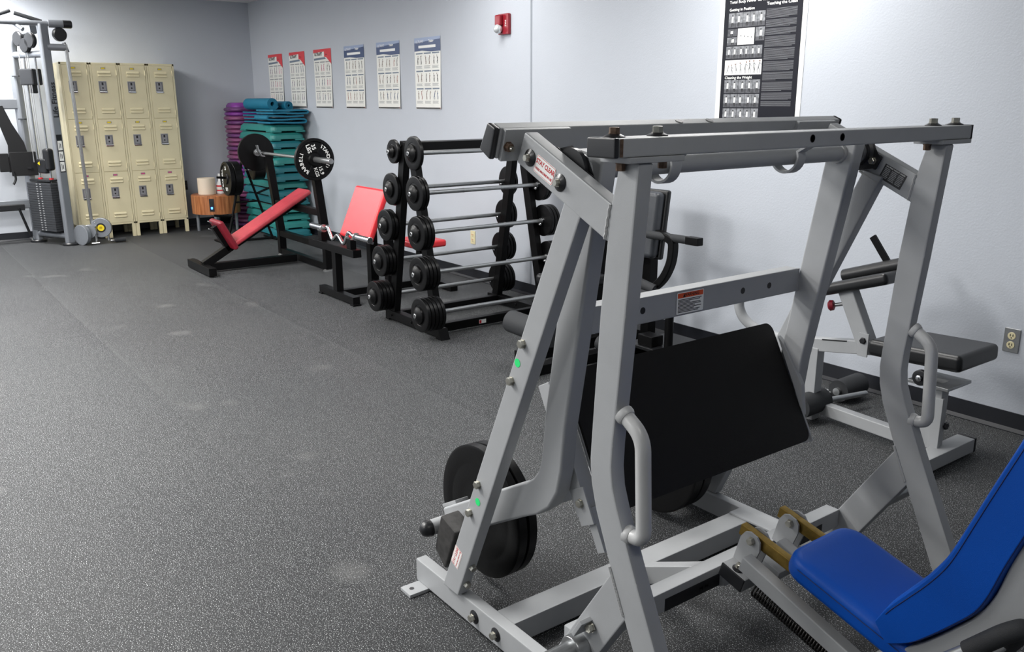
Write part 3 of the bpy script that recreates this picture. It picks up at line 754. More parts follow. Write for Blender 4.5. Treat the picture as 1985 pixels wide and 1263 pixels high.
pu = V((0, .40, .915)).normalized(); pn = V((0, -.915, .40)).normalized()
pc = (V((-6.195, 3.03, .495))+V((-6.195, 3.195, .878)))/2
cushion(pc-pn*.028, (.50, .43, .055), (X1, pu, pn), .022, 'arm_pad', 'red', PB, 5)
P(MB().obox(pc-pn*.064, (.40, .38, .018), (X1, pu, pn), .003), 'pad_board', 'black', PB)
P(MB().obox(pc-pn*.06-pu*.205, (.44, .02, .03), (X1, pu, pn), .003), 'pad_bracket', 'steel', PB)
cushion(V((-5.99, 3.32, .80)), (.10, .10, .10), (X1, Y1, Z1), .02, 'side_pad', 'reddark', PB, 3)
cushion(V((-6.25, 3.68, .39)), (.36, .30, .06), (X1, Y1, Z1), .02, 'seat_cushion', 'red', PB, 4)
# EZ curl bar
EZ = thing('curl_bar', 'chrome zigzag curl bar resting across the preacher bench', 'curl bar', (-6.2, 2.92, .545))
zb = .546; yb = 2.92
P(MB().tube(bez_corner([(-6.50, yb, zb), (-6.44, yb, zb), (-6.385, yb-.015, zb+.035), (-6.30, yb-.015, zb-.075), (-6.20, yb-.015, zb-.012), (-6.10, yb-.015, zb-.085), (-6.02, yb-.01, zb+.03), (-5.95, yb, zb-.005), (-5.90, yb, zb)], .030, 5), .0135, 14), 'bar', 'chrome', EZ)
for x0, x1 in ((-6.715, -6.49), (-5.91, -5.685)):
    P(MB().lathe((x0, yb, zb), X1, [(0, .022), (.003, .025), (x1-x0-.004, .025), (x1-x0, .022)], 24), 'sleeve', 'chrome', EZ)
for x in (-6.49, -5.91):
    P(MB().lathe((x-.01, yb, zb), X1, [(0, .031), (.02, .031)], 24), 'collar', 'steel', EZ)

# ------------------------------------------------------------------ incline bench
IB = thing('incline_bench', 'black incline press bench with a long worn red back pad', 'incline bench', (-8.0, 3.0, 0))
P(MB().box((-8.39, 2.36, .012), (-7.75, 2.43, .085), .004), 'foot_rail', 'black', IB)
P(MB().box((-8.06, 2.43, .015), (-7.99, 3.30, .085), .004), 'base_rail', 'black', IB)
for x in (-8.52, -7.425):
    P(MB().box((x-.035, 3.33, .02), (x+.035, 3.40, .26), .004), 'lower_post', 'black', IB)
    P(MB().sweep([(x, 3.365, .24), (x, 3.28, 1.02)], .07, .07, X1, .004), 'upright', 'black', IB)
    P(MB().lathe((x, 3.365, 0), Z1, [(0, .05), (.006, .05), (.012, .04), (.02, .03)], 20), 'foot', 'steel', IB)
    # bar hook
    P(MB().sweep([(x, 3.315, .98), (x, 3.265, 1.005), (x, 3.215, 1.015), (x, 3.185, 1.065), (x, 3.175, 1.12)], .045, .012, X1, .002), 'bar_hook', 'steel', IB)
P(MB().box((-8.52, 3.335, .015), (-7.425, 3.395, .075), .004), 'rear_rail', 'black', IB)
P(MB().box((-8.52, 3.335, .20), (-7.425, 3.395, .26), .004), 'cross_rail', 'black', IB)
P(MB().box((-8.50, 3.305, .515), (-7.44, 3.365, .575), .004), 'cross_rail', 'black', IB)
# seat / back support beam and pads
bs, be_ = V((-8.025, 2.40, .075)), V((-8.025, 3.42, .640))
P(MB().beam(bs, be_, .07, .07, Z1, .004), 'support_beam', 'black', IB)
P(MB().beam((-8.025, 2.66, .20), (-8.025, 2.535, .43), .07, .075, V((0, -1, -.5)), .004), 'seat_support', 'black', IB)
bu = V((0, .87, .493)).normalized(); bn_ = V((0, -.493, .87)).normalized()
bc = (V((-8.025, 2.67, .225))+V((-8.025, 3.46, .672)))/2
cushion(bc+bn_*.03, (.265, .905, .05), (X1, bu, bn_), .02, 'back_pad', 'redworn', IB, 4)
su = V((0, -.455, .89)).normalized(); sn2 = V((0, .89, .455)).normalized()
cushion(V((-8.025, 2.612, .345)), (.30, .30, .05), (X1, su, sn2), .02, 'seat_pad', 'reddark', IB, 4)
for t in (.06, .13):
    P(MB().beam(V((-8.10, 2.565, .30+t))+V((0, -.0, 0)), V((-8.10, 2.50, .335+t)), .03, .01, Z1, .002), 'bracket', 'steel', IB)
# barbell on the bench
BB = thing('barbell', 'long steel barbell loaded and racked across the incline bench', 'barbell', (-8.0, 3.235, 1.04), 'loaded barbells')
yb, zb = 3.235, 1.040
P(MB().cyl((-8.72, yb, zb), (-7.30, yb, zb), .0145, 18), 'bar', 'steel', BB)
for x0, x1, s in ((-7.32, -6.955, 1), (-8.70, -9.06, -1)):
    P(MB().lathe((x0, yb, zb), (s, 0, 0), [(-.03, .036), (-.005, .036), (0, .025), (abs(x1-x0)-.004, .025), (abs(x1-x0), .021)], 24), 'sleeve', 'steel', BB)
def iron_plate(x, s, name_lab):
    R_ = .186; mb = MB()
    t = .032
    mb.lathe((x, yb, zb), (s, 0, 0), [(0, .0255), (0, R_*.96), (.004, R_), (t-.004, R_), (t, R_*.975), (t, R_*.86), (t-.010, R_*.82), (t-.010, R_*.36), (t, R_*.32), (t+.006, R_*.28), (t+.006, .0255)], 64, 'plate')
    if s > 0:
        fx = x+t-.0095
        for a in (62, 152, 242, 332):
            ar = math.radians(a); d = V((0, math.cos(ar), math.sin(ar)))
            mb.beam(V((fx, yb, zb))+d*.055, V((fx, yb, zb))+d*.158, .012, .012, X1, .002, 'plate')
        c0 = V((fx+.004, yb, zb))
        def arctext(s_, a_mid, r_, size, step):
            n = len(s_)
            for i, ch in enumerate(s_):
                a = math.radians(a_mid-(i-(n-1)/2)*step)
                rad = V((0, math.cos(a), math.sin(a))); tan = V((0, math.sin(a), -math.cos(a)))
                mb.text(ch, c0+rad*r_, tan, rad, size, 'white', 'CENTER', .0008)
        def linetext(s_, a_, r_, size):
            a = math.radians(a_); rad = V((0, math.cos(a), math.sin(a))); tan = V((0, math.sin(a), -math.cos(a)))
            mb.text(s_, c0+rad*r_, tan, rad, size, 'white', 'CENTER', .0008)
        # the plate hangs turned: its top points to the right
        arctext('BARBELL', 196, .130, .047, 13.5)
        arctext('STANDARD', 15, .130, .047, 12.2)
        th_ = math.radians(107)
        U = V((0, math.cos(math.radians(-73)), math.sin(math.radians(-73)))); W = V((0, math.cos(math.radians(17)), math.sin(math.radians(17))))
        cc = c0+V((0, math.cos(th_), math.sin(th_)))*.105
        mb.text('35', cc+W*.024, U, W, .052, 'white', 'CENTER', .0008); mb.text('LBS', cc-W*.024, U, W, .052, 'white', 'CENTER', .0008)
        cc = c0+V((0, math.cos(th_+PI), math.sin(th_+PI)))*.110
        mb.text('15.9', cc+W*.024, U, W, .046, 'white', 'CENTER', .0008); mb.text('KGS', cc-W*.024, U, W, .046, 'white', 'CENTER', .0008)
    return tag(mb.build('weight_plate', 'plate', base=(x, yb, zb), smooth=30), name_lab, 'weight plate', 'plates on the incline bench barbell')
iron_plate(-7.315, 1, 'black plate with white BARBELL STANDARD lettering on the racked barbell')
iron_plate(-8.705, -1, 'plain backed black plate on the incline bench barbell end nearer the lockers')

# ------------------------------------------------------------------ plate tree
PT = thing('plate_tree', 'thin black A-frame plate tree behind the incline bench', 'plate tree', (-9.6, 3.40, 0))
XT = -9.6
P(MB().cyl((XT, 3.17, .03), (XT, 3.40, .93), .014, 12), 'leg', 'black', PT)
P(MB().cyl((XT, 3.68, .03), (XT, 3.40, .93), .014, 12), 'leg', 'black', PT)
P(MB().cyl((XT-.0, 3.12, .02), (XT, 3.72, .02), .014, 12), 'base_bar', 'black', PT)
P(MB().box((XT-.28, 3.10, 0), (XT+.10, 3.16, .02), .003), 'foot', 'black', PT)
P(MB().box((XT-.28, 3.68, 0), (XT+.10, 3.74, .02), .003), 'foot', 'black', PT)
P(MB().cyl((XT, 3.27, .45), (XT, 3.55, .45), .010, 10), 'brace', 'black', PT)
P(MB().cyl((XT, 3.52, .53), (XT, 3.72, .60), .012, 10), 'peg', 'black', PT)
P(MB().cyl((XT, 3.24, .30), (XT-.02, 3.04, .32), .013, 12), 'peg', 'black', PT)
P(MB().cyl((XT, 3.36, .71), (XT, 3.10, .735), .0125, 12), 'peg', 'black', PT)
P(MB().cyl((XT, 3.42, .80), (XT, 3.74, .80), .0125, 12), 'peg', 'steel', PT)
def tree_plate(y, t, r, lab, d=-1, z=.715):
    mb = MB(); o = V((XT, y, z))
    mb.lathe(o, (0, d, 0), [(0, .016), (0, r*.97), (.004, r), (t-.004, r), (t, r*.97), (t, r*.86), (t-.008, r*.82), (t-.008, r*.35), (t+.003, r*.3), (t+.003, .016)], 48, 'plate')
    if lab.startswith('outer'):
        for s_, a in (('25', 90), ('LBS', 270), ('BARBELL', 180)):
            ar = math.radians(a); cc = o+V((math.cos(ar)*r*.6, d*(t-.006), math.sin(ar)*r*.6))
            mb.text(s_, cc, V((math.sin(ar), 0, -math.cos(ar))), V((math.cos(ar), 0, math.sin(ar))), .05, 'white', 'CENTER', .001)
    return tag(mb.build('weight_plate', 'plate', base=o), lab, 'weight plate', 'plates on the plate tree')
tree_plate(3.245, .050, .186, 'outer black plate with pale lettering on the plate tree, in front of the wooden table')
tree_plate(3.335, .085, .186, 'thick inner black plate pushed against the plate tree frame above the wooden table')
tree_plate(3.50, .12, .115, 'small thick black plate on the plate tree, behind the barbell and by the green steps', 1, .80)

# ------------------------------------------------------------------ lockers
def louver(mb, y0, y1, z, x):
    mb.prism([(x-.003, z-.013), (x+.013, z-.013), (x+.014, z-.006), (x+.006, z+.010), (x-.003, z+.013)], y0, y1, 'XZ', .003)
X_L = -10.84
def locker_unit(y):
    t = thing('locker', '', 'locker', (X_L-.225, y+.152, 0), 'row of cream lockers')
    W = .3048
    bd = MB()
    bd.box((X_L-.455, y+.001, .152), (X_L-.004, y+W-.001, 1.962), .003)
    bd.box((X_L-.012, y+.001, .150), (X_L+.003, y+.022, 1.964), .002)
    bd.box((X_L-.012, y+W-.022, .150), (X_L+.003, y+W-.001, 1.964), .002)
    bd.box((X_L-.012, y+.001, 1.940), (X_L+.003, y+W-.001, 1.964), .002)
    bd.box((X_L-.012, y+.001, .150), (X_L+.003, y+W-.001, .172), .002)
    bd.build('body', 'cream', t)
    for xx in (X_L-.455, X_L-.035):
        for yy in (y+.001, y+W-.041):
            P(MB().box((xx, yy, 0), (xx+.038, yy+.04, .154), .003), 'leg', 'cream', t)
    for k in range(3):
        z0 = .173+k*.590; z1 = z0+.586
        d = MB().box((X_L-.008, y+.024, z0), (X_L+.006, y+W-.025, z1), .003)
        for zz in (z1-.078, z1-.112, z0+.108, z0+.074):
            louver(d, y+.080, y+.215, zz, X_L+.006)
        for zz in (z0+.06, z1-.08):
            d.cyl((X_L+.008, y+W-.025, zz-.03), (X_L+.008, y+W-.025, zz+.03), .006, 8)
        do = d.build('door', 'cream', t)
        hz = z0+.35
        h = MB().box((X_L+.004, y+.078, hz-.062), (X_L+.009, y+.162, hz+.062), .003, 'latch')
        h.box((X_L+.008, y+.085, hz-.045), (X_L+.0105, y+.155, hz+.052), .001, 'latchdim')
        h.box((X_L+.0098, y+.093, hz-.038), (X_L+.0115, y+.147, hz+.046), .001, 'latch')
        h.lathe((X_L+.0115, y+.118, hz-.012), X1, [(0, .009), (.0008, .009)], 14, 'ink')
        h.box((X_L+.0112, y+.108, hz+.018), (X_L+.013, y+.128, hz+.046), .001, 'ink')
        h.box((X_L+.007, y+.080, hz-.066), (X_L+.022, y+.160, hz-.046), .004, 'chrome')
        h.build('handle', 'latch', do)
        pl = MB().box((X_L+.005, y+.115, z1-.046), (X_L+.008, y+.165, z1-.024), .001, 'latch')
        pl.box((X_L+.0078, y+.121, z1-.043), (X_L+.0088, y+.159, z1-.028), .0005, 'pink' if k == 0 else 'yellow')
        pl.build('number_tag', 'latch', do)
    return t
lk = ('cream metal locker column partly hidden behind the cable column, first of four', 'second cream locker column from the grey cable machine',
      'third cream locker column from the grey cable machine', 'cream locker column at the end of the row beside the round wooden table')
for i in range(4):
    t = locker_unit(1.888+i*.306); t['label'] = lk[i]

# ------------------------------------------------------------------ cable machine
CM = thing('cable_machine', 'tall grey cable machine with a dark weight stack beside the lockers', 'cable machine', (-10.8, 1.6, 0))
ua, ub = V((-11.06, 1.49, 0)), V((-10.57, 1.735, 0))    # rear and front upright
dh = (ub-ua).normalized(); nh = V((-dh.y, dh.x, 0))
P(MB().beam(ub+Z1*.02, ub+Z1*2.33, .100, .065, dh, .018), 'upright', 'graymachine', CM)
pts = bez_corner([ua+Z1*.02, ua+Z1*2.25, ua+dh*.40+Z1*2.285], .22, 8)
P(MB().sweep(pts, .075, .10, nh, .02), 'upright', 'graymachine', CM)
for p in (ua, ub):
    P(MB().lathe(p, Z1, [(0, .085), (.02, .085), (.03, .075)], 28), 'foot', 'cap', CM)
P(MB().cyl(ua+Z1*.10, ub+Z1*.10, .032, 16), 'base_tube', 'graymachine', CM)
P(MB().cyl(ua+Z1*2.03, ub+Z1*2.03, .036, 16), 'crossbar', 'graymachine', CM)
# weight stack
mid_ = (ua+ub)/2
ws = MB()
for i in range(20):
    ws.obox(mid_+Z1*(.165+i*.0265), (.40, .20, .0245), (dh, nh, Z1), .002, 1, 'grille')
for i in range(20):
    for s in (-.03, .03):
        ws.obox(mid_+dh*(s+.0)-nh*.101+Z1*(.165+i*.0265), (.022, .002, .010), (dh, nh, Z1), 0, 1, 'inkgrey')
P(ws, 'weight_stack', 'grille', CM)
for s in (-.09, .09):
    P(MB().cyl(mid_+dh*s+Z1*.14, mid_+dh*s+Z1*2.0, .012, 12), 'guide_rod', 'chrome', CM)
P(MB().obox(mid_+Z1*.705, (.34, .16, .02), (dh, nh, Z1), .003), 'stack_top', 'cap', CM)
for s in (-.09, .09): P(MB().lathe(mid_+dh*s+Z1*.715, Z1, [(0, .024), (.014, .024)], 16), 'rod_bushing', 'redtext', CM)
P(MB().obox(mid_+dh*.02-nh*.02+Z1*.86, (.14, .07, .16), (dh, nh, Z1), .02, 3).lathe(mid_+dh*.0-nh*.058+Z1*.89, -nh, [(0, .024), (.002, .024)], 3, 'yellow'), 'floating_pulley', 'cap', CM)
P(MB().obox(mid_+dh*.09-nh*.0+Z1*.93, (.10, .09, .24), (dh, nh, Z1), .03, 3), 'floating_pulley', 'cap', CM)
P(MB().obox(mid_-dh*.02+Z1*1.80, (.22, .12, .17), (dh, nh, Z1), .015, 3).obox(mid_+Z1*1.68, (.06, .06, .10), (dh, nh, Z1), .01), 'upper_block', 'cap', CM)
for p, r in ((mid_-dh*.07+Z1*2.19, .075), (mid_+dh*.03+Z1*2.12, .075), (mid_+dh*.12+Z1*2.17, .08)):
    P(MB().lathe(p-nh*.07, nh, [(0, r*.9), (.008, r), (.018, r), (.020, r*.93), (.026, r*.93), (.028, r), (.04, r), (.048, r*.9)], 28), 'pulley', 'cap', CM)
for q in ((mid_-dh*.09, .3), (mid_+dh*.02, .25), (mid_+dh*.05, .25)):
    P(MB().cyl(q[0]-nh*.05+Z1*.9, q[0]-nh*.05+Z1*2.1, .004, 8), 'cable', 'inkgrey', CM)
for i, (z, x0) in enumerate(((1.81, .1), (1.36, .08), (.83, .08))):
    P(MB().beam(ua+dh*.03-nh*.05+Z1*z, ua+dh*.14-nh*.05+Z1*z, .025, .012, Z1, .002), 'bracket', 'cap', CM)
# top cross tube with pull-up handles and end pulley
tb0 = ub+V((0, .24, 2.345))
P(MB().cyl(ub+V((0, -1.6, 2.335)), ub+V((0, .06, 2.335)), .026, 16), 'crossbar', 'graymachine', CM)
P(MB().cyl(ub+V((0, .06, 2.335)), ub+V((.0, .27, 2.335)), .04, 20), 'top_tube', 'graymachine', CM)
P(MB().lathe(ub+V((0, .20, 2.335)), Y1, [(0, .041), (.075, .041), (.085, .034)], 20), 'top_tube_cap', 'cap', CM)
for a, c in (((-.02, .005, 2.354), (-.05, -.238, 2.430)), ((-.02, -.53, 2.354), (-.05, -.274, 2.452))):
    P(MB().cyl(ub+V(a), ub+V(c), .020, 14), 'pull_up_grip', 'foam', CM)
P(MB().cyl(ub+V((.05, -.19, 2.265)), ub+V((-.02, -.25, 2.32)), .022, 14), 'hook', 'graymachine', CM)
P(MB().lathe(ub+V((0, .155, 2.23)), V((1, .25, 0)), [(-.03, .062), (-.02, .07), (.02, .07), (.03, .062)], 28), 'pulley', 'cap', CM)
P(MB().cyl(ub+V((0, .02, 2.10)), ub+V((.0, .20, 2.10)), .036, 16), 'rail_arm', 'graymachine', CM)
# adjustable rail for the trolley pulley
ra, rb_ = ub+V((0, .20, 2.13)), ub+V((.02, .235, .22))
P(MB().beam(ra, rb_, .03, .045, X1, .006), 'slide_rail', 'steel', CM)
P(MB().cyl(ub+V((.0, .185, 2.15)), ub+V((0, .215, 2.05)), .02, 12), 'rail_knuckle', 'chrome', CM)
def disc(p, r, w, m, name, nrm):
    P(MB().lathe(V(p)-V(nrm)*w/2, nrm, [(0, r*.94), (.004, r), (w-.004, r), (w, r*.94)], 32), name, m, CM)
nf = V((.90, -.43, 0)).normalized(); TD = V((-10.48, 2.050, .178))
disc(V((-10.48, 1.845, .112)), .112, .05, 'graymachine', 'trolley_disc', V((.50, -.86, 0)).normalized())
disc(V((-10.48, 1.925, .145)), .075, .06, 'graymachine', 'trolley_disc', nf)
disc(TD, .108, .05, 'graymachine', 'trolley_disc', nf)
P(MB().lathe(TD+nf*.026, nf, [(0, .052), (.001, .052)], 24, 'ink').lathe(TD+nf*.0275, nf, [(0, .036), (.001, .036), (.001, .018), (0, .016)], 20, 'yellow').sphere(TD+V((-.03, -.05, .06))+nf*.028, .008, 'chrome', n=6).sphere(TD+V((-.02, -.03, -.07))+nf*.028, .008, 'chrome', n=6), 'emblem', 'ink', CM)
P(MB().poly(V((-10.48, 1.92, .115))+nf*.031, V((.43, .9, 0)), Z1, [(-.025, -.02), (.025, -.02), (0, .028)], 'yellow').text('!', V((-10.48, 1.92, .115))+nf*.032, V((.43, .9, 0)), Z1, .035, 'ink', 'CENTER'), 'warning_triangle', 'yellow', CM)
P(MB().cyl(ub+V((.10, .245, .03)), ub+V((.10, .245, .20)), .018, 12), 'trolley_post', 'chrome', CM)
P(MB().cyl(ub+V((.12, .19, .014)), ub+V((.12, .27, .014)), .012, 10).cyl(ub+V((.12, .37, .09)), ub+V((.12, .37, .03)), .012, 10).sphere(ub+V((.14, .41, .03)), .020, None, (1, 1.6, .7), 8), 'clip', 'chrome', CM)
P(MB().cyl(ub+V((.14, .43, .032)), ub+V((.14, .54, .032)), .026, 14), 'cable_handle', 'foam', CM)
# lettering along the upright and instruction plate; the faces looking at the room
fo = ub+dh*.058
fn = dh
su_ = nh
P(MB().text('Life Fitness', ub+dh*.0335+nh*.006+Z1*1.56, Z1, -nh, .082, 'ink', 'CENTER', .002), 'lettering', 'ink', CM)
pl = MB(); o = ub+dh*.0333+Z1*1.0
pl.quad(o, nh, Z1, -.032, .032, -.20, .20, 'ink')
for k in range(3):
    pl.quad(o+dh*.0006, nh, Z1, -.026, .026, -.19+k*.112, -.09+k*.112, 'white')
    pl.quad(o+dh*.001, nh, Z1, -.012, -.006, -.17+k*.112, -.11+k*.112, 'ink'); pl.quad(o+dh*.001, nh, Z1, .004, .012, -.165+k*.112, -.12+k*.112, 'ink')
P(pl, 'instruction_plate', 'white', CM)
# connecting beams to the other tower, straps
P(MB().beam(ua+V((0, -1.3, 1.52)), ua+Z1*1.52, .06, .11, Z1, .012), 'link_beam', 'graymachine', CM)
P(MB().beam(ua+V((0, -1.3, .435)), ua+Z1*.435, .06, .10, Z1, .012), 'link_beam', 'graymachine', CM)
P(MB().beam(ua+V((.04, -1.3, .405)), ua+V((.04, -.10, .405)), .05, .07, Z1, .01), 'link_rail', 'cap', CM)
P(MB().cyl(ua+V((.06, -.16, .40)), ua+V((.02, -.07, .06)), .014, 12).cyl(ua+V((.02, -.07, .06)), ua+V((.02, -.06, .03)), .022, 12, 'chrome'), 'link_leg', 'cap', CM)
st = MB().sweep([ua+V((.07, -.20, 1.50)), ua+V((.07, -.17, 1.30)), ua+V((.07, -.10, 1.10)), ua+V((.07, -.08, .80))], .012, .10, X1, .003, hs=[.05, .12, .16, .24])
st = st.obox(ua+V((.08, -.05, .88)), (.02, .26, .26), (X1, Y1, Z1), .008).obox(ua+V((.085, -.24, .90)), (.02, .10, .20), (X1, Y1, Z1), .008).tube(smooth([ua+V((.085, -.16, .80)), ua+V((.085, -.15, .72)), ua+V((.085, -.18, .66))], 4), .012, 8)
tag(st.build('harness_strap', 'blackvinyl', base=tuple(ua+V((.07, -.1, .66)))), 'black strap harness hanging on the cable machine frame at the picture edge', 'strap')

# ------------------------------------------------------------------ side table and things on it
TC = V((-10.70, 3.42, 0))
ST = thing('side_table', 'round cherry wood drum table with grey legs beside the lockers', 'side table', TC)
P(MB().lathe(TC, Z1, [(.222, .27), (.224, .283), (.436, .285), (.440, .283), (.448, .275), (.450, .27)], 56), 'table_drum', 'wood', ST)
for a in (-100, -10, 80, 170):
    ar = math.radians(a-12); p = TC+V((math.cos(ar), math.sin(ar), 0))*.225
    P(MB().lathe(p, Z1, [(0, .017), (.01, .019), (.225, .021)], 16), 'leg', 'graymachine', ST)
an = math.radians(-28); nd_ = V((math.cos(an), math.sin(an), 0)); td_ = V((-nd_.y, nd_.x, 0)); pc_ = TC+nd_*.284+Z1*.34
pw = MB().obox(pc_, (.012, .055, .15), (nd_, td_, Z1), .003, 2, 'ink')
for dz in (.035, .005): pw.obox(pc_+nd_*.006+Z1*dz, (.002, .030, .022), (nd_, td_, Z1), .001, 1, 'cap')
pw.obox(pc_+nd_*.006-Z1*.035, (.002, .022, .026), (nd_, td_, Z1), .002, 1, 'bluelight')
P(pw, 'power_outlet', 'ink', ST, label='black power outlet with a blue light')
rc = V((-10.70, 3.325, .450))
tag(MB().lathe(rc, Z1, [(0, .100), (.003, .104), (.192, .104), (.195, .101), (.195, .024), (.185, .022)], 40).build('paper_roll', 'roll', base=rc), 'large cream paper towel roll standing on the round wooden table', 'paper roll')
bc2 = V((-10.66, 3.475, .450))
SB = thing('spray_bottle', 'white spray bottle with a red label on the round wooden table', 'spray bottle', bc2)
P(MB().lathe(bc2, Z1, [(0, .040), (.004, .044), (.11, .044), (.135, .034), (.16, .017), (.185, .015)], 24), 'bottle_body', 'bottle', SB)
P(MB().lathe(bc2, Z1, [(.035, .0446), (.105, .0446)], 24), 'bottle_label', 'redprint', SB)
P(MB().lathe(bc2, Z1, [(.05, .0450), (.085, .0450)], 24, ), 'label_text_band', 'paper', SB)
P(MB().lathe(bc2, Z1, [(.183, .018), (.20, .018)], 20), 'collar', 'redtext', SB)
P(MB().obox(bc2+V((.02, .0, .222)), (.085, .026, .04), (X1, Y1, Z1), .008, 3), 'spray_head', 'bottle', SB)
P(MB().tube([bc2+V((.03, .01, .215)), bc2+V((.05, .015, .18)), bc2+V((.045, .015, .15))], .006, 8), 'trigger', 'redtext', SB)
tag(MB().obox((-10.70, 3.60, .480), (.05, .04, .06), (X1, Y1, Z1), .01, 2).build('black_canister', 'cap', base=(-10.70, 3.60, .450)), 'small black container behind the spray bottle on the wooden table', 'container')
tag(MB().box((-11.298, 3.20, .46), (-11.285, 3.27, .575), .003, 'ink').box((-11.286, 3.215, .47), (-11.25, 3.255, .52), .006, 'ink').build('wall_outlet', 'ink', base=(-11.29, 3.235, .46)), 'black wall outlet on the back wall between the lockers and paper roll', 'outlet')

# ------------------------------------------------------------------ aerobic steps, risers, mats
def step_mesh(L, W, H, m, y=0):
    """platform along X, centred; feet leave arches under the long and short sides"""
    bm = MB()
    t = H-.0; hl, hw = L/2, W/2
    sec = [(hl, hw)]
    def ring(z, ins, r=.06): return [V((x, y_, z)) for x, y_ in rrect(L-2*ins, W-2*ins, r, 4)]
    bm.loft([ring(.014, .004), ring(.020, -.004), ring(.060, .0), ring(H-.010, .018), ring(H-.003, .024), ring(H, .034)], m)
    for sx in (-1, 1):
        for sy in (-1, 1):
            bm.box((sx*hl-(.20 if sx > 0 else 0), sy*hw-(.115 if sy > 0 else 0), 0), (sx*hl+(0 if sx > 0 else .20), sy*hw+(0 if sy > 0 else .115), .024), .008, m)
    return bm
step_lab = ('bottom', 'second from bottom', 'third from bottom', 'fourth from bottom', 'fifth from bottom', 'sixth from bottom', 'seventh from bottom', 'eighth from bottom', 'ninth from bottom',
            'sixth from top', 'fifth from top', 'fourth from top', 'third from top', 'second from top', 'topmost')
SL, SW, SH = 1.04, .40, .0895
protos = {}
def step_proto(m):
    t = thing('aerobic_step', '', 'aerobic step', (0, 0, 0), 'aerobic steps in the green stack')
    step_mesh(SL, SW, SH, None).build('platform', m, t)
    P(MB().box((-SL/2+.11, -SW/2+.028, SH-.004), (SL/2-.11, SW/2-.028, SH+.002), .002), 'tread', 'steptop', t)
    return t
offs = [.05, .03, -.015, .04, .0, -.04, -.03, .03, -.01, .01, -.04, -.035, -.03, .0]
N_ST = 14
for i in range(N_ST):
    m = 'teal2' if i in (0, 4, 7, 8, 5, 11) else 'teal'
    loc = (-10.13+offs[i]*.8+(.0 if i < 13 else -.01), 3.975-abs(offs[i])*.3, i*.0920)
    lab = 'teal aerobic step, ' + ('topmost of the stack, its dark tread under blue mats' if i == 13 else 'bottom of the stack by the wall' if i == 0 else
          ('%s from the bottom of the stack' % ('', 'second', 'third', 'fourth', 'fifth', 'sixth', 'seventh')[i] if i < 7 else '%s from the top of the stack' % ('seventh', 'sixth', 'fifth', 'fourth', 'third', 'second')[i-7]))
    if m not in protos:
        o = step_proto(m); protos[m] = o; o.location = loc; o['label'] = lab
    else: dup(protos[m], loc, lab)
# riser stack
RL = []
rp = {}
ordw = ('first', 'second', 'third', 'fourth', 'fifth', 'sixth', 'seventh', 'eighth', 'ninth', 'tenth', 'eleventh', 'twelfth', 'thirteenth')
NR = 28
for i in range(NR):
    m = 'purple' if i in (26, 13, 12, 14) else ('darkpurple' if i % 3 == 0 else 'magenta')
    x = -10.96+.012*math.sin(i*1.9); y = 3.93+.008*math.sin(i*2.7)
    mb = None
    if m not in rp:
        mb = MB(); sec = lambda z, ins: [V((a, b_, z)) for a, b_ in rrect(.40-2*ins, .40-2*ins, .13, 6)]
        mb.loft([sec(0, .02), sec(.006, .008), sec(.018, .0), (sec(.034, .0)), sec(.046, .010), sec(.051, .024)])
        o = mb.build('step_riser', m); rp[m] = o
        o.location = (x, y, i*.0525)
    else:
        o = rp[m].copy(); COL.objects.link(o); o.location = (x, y, i*.0525)
    k = NR-1-i
    lab = ('riser in the purple stack behind green steps, ' + ('topmost' if k == 0 else ('%s from the top' % ordw[k] if k < 13 else '%s from the floor' % (ordw[i] if i < 13 else 'fourteenth'))))
    tag(o, lab, 'step riser', 'purple risers in the corner stack')
# extra cap riser on top of stack
ro = MB().loft([[V((a, b_, z)) for a, b_ in rrect(.34-2*ins, .34-2*ins, .10, 6)] for z, ins in ((0, .0), (.02, 0), (.05, .02), (.058, .05))]).build('step_riser', 'purple', base=None)
ro.location = (-10.96, 3.93, NR*.0525); tag(ro, 'narrow bright purple riser lying on the very top of the purple stack', 'step riser', 'purple risers in the corner stack')
# blue mats: rolled and folded
ztop = 13*.092+SH+.002
def mat_sheet(path, y0, y1, th, name, lab, m='bluemat', axis='XZ'):
    """a foam sheet following a path, extruded across"""
    P_ = [V(p) for p in path]; rings = []
    for i, p in enumerate(P_):
        d = (P_[min(i+1, len(P_)-1)]-P_[max(i-1, 0)]).normalized()
        ax = Y1 if axis == 'XZ' else X1
        n_ = d.cross(ax).normalized()
        rings.append([p+n_*th/2+ax*y0, p+n_*th/2+ax*y1, p-n_*th/2+ax*y1, p-n_*th/2+ax*y0])
    o = MB().loft(rings).build(name, m, base=(P_[0].x, P_[0].y+(y0 if axis == 'XZ' else 0), P_[0].z), smooth=50)
    return tag(o, lab, 'exercise mat', 'blue exercise mats on the steps')
def fold(x0, x1, z0, n, gap, rad):
    """zigzag fold in XZ with round ends"""
    pts = []; z = z0; d = 1
    for i in range(n):
        a, b_ = (x0, x1) if d > 0 else (x1, x0)
        for j in range(9): pts.append((a+(b_-a)*j/8, 0, z+.003*math.sin(j*.8+i*.5)))
        if i < n-1:
            for j in range(1, 8):
                an_ = -PI/2+PI*j/8
                pts.append((b_+d*math.cos(an_)*gap/2*1.6, 0, z+gap/2+math.sin(an_)*gap/2))
        z += gap; d = -d
    return pts
def shift(pts, dx=0, dy=0, dz=0): return [(p[0]+dx, p[1]+dy, p[2]+dz) for p in pts]
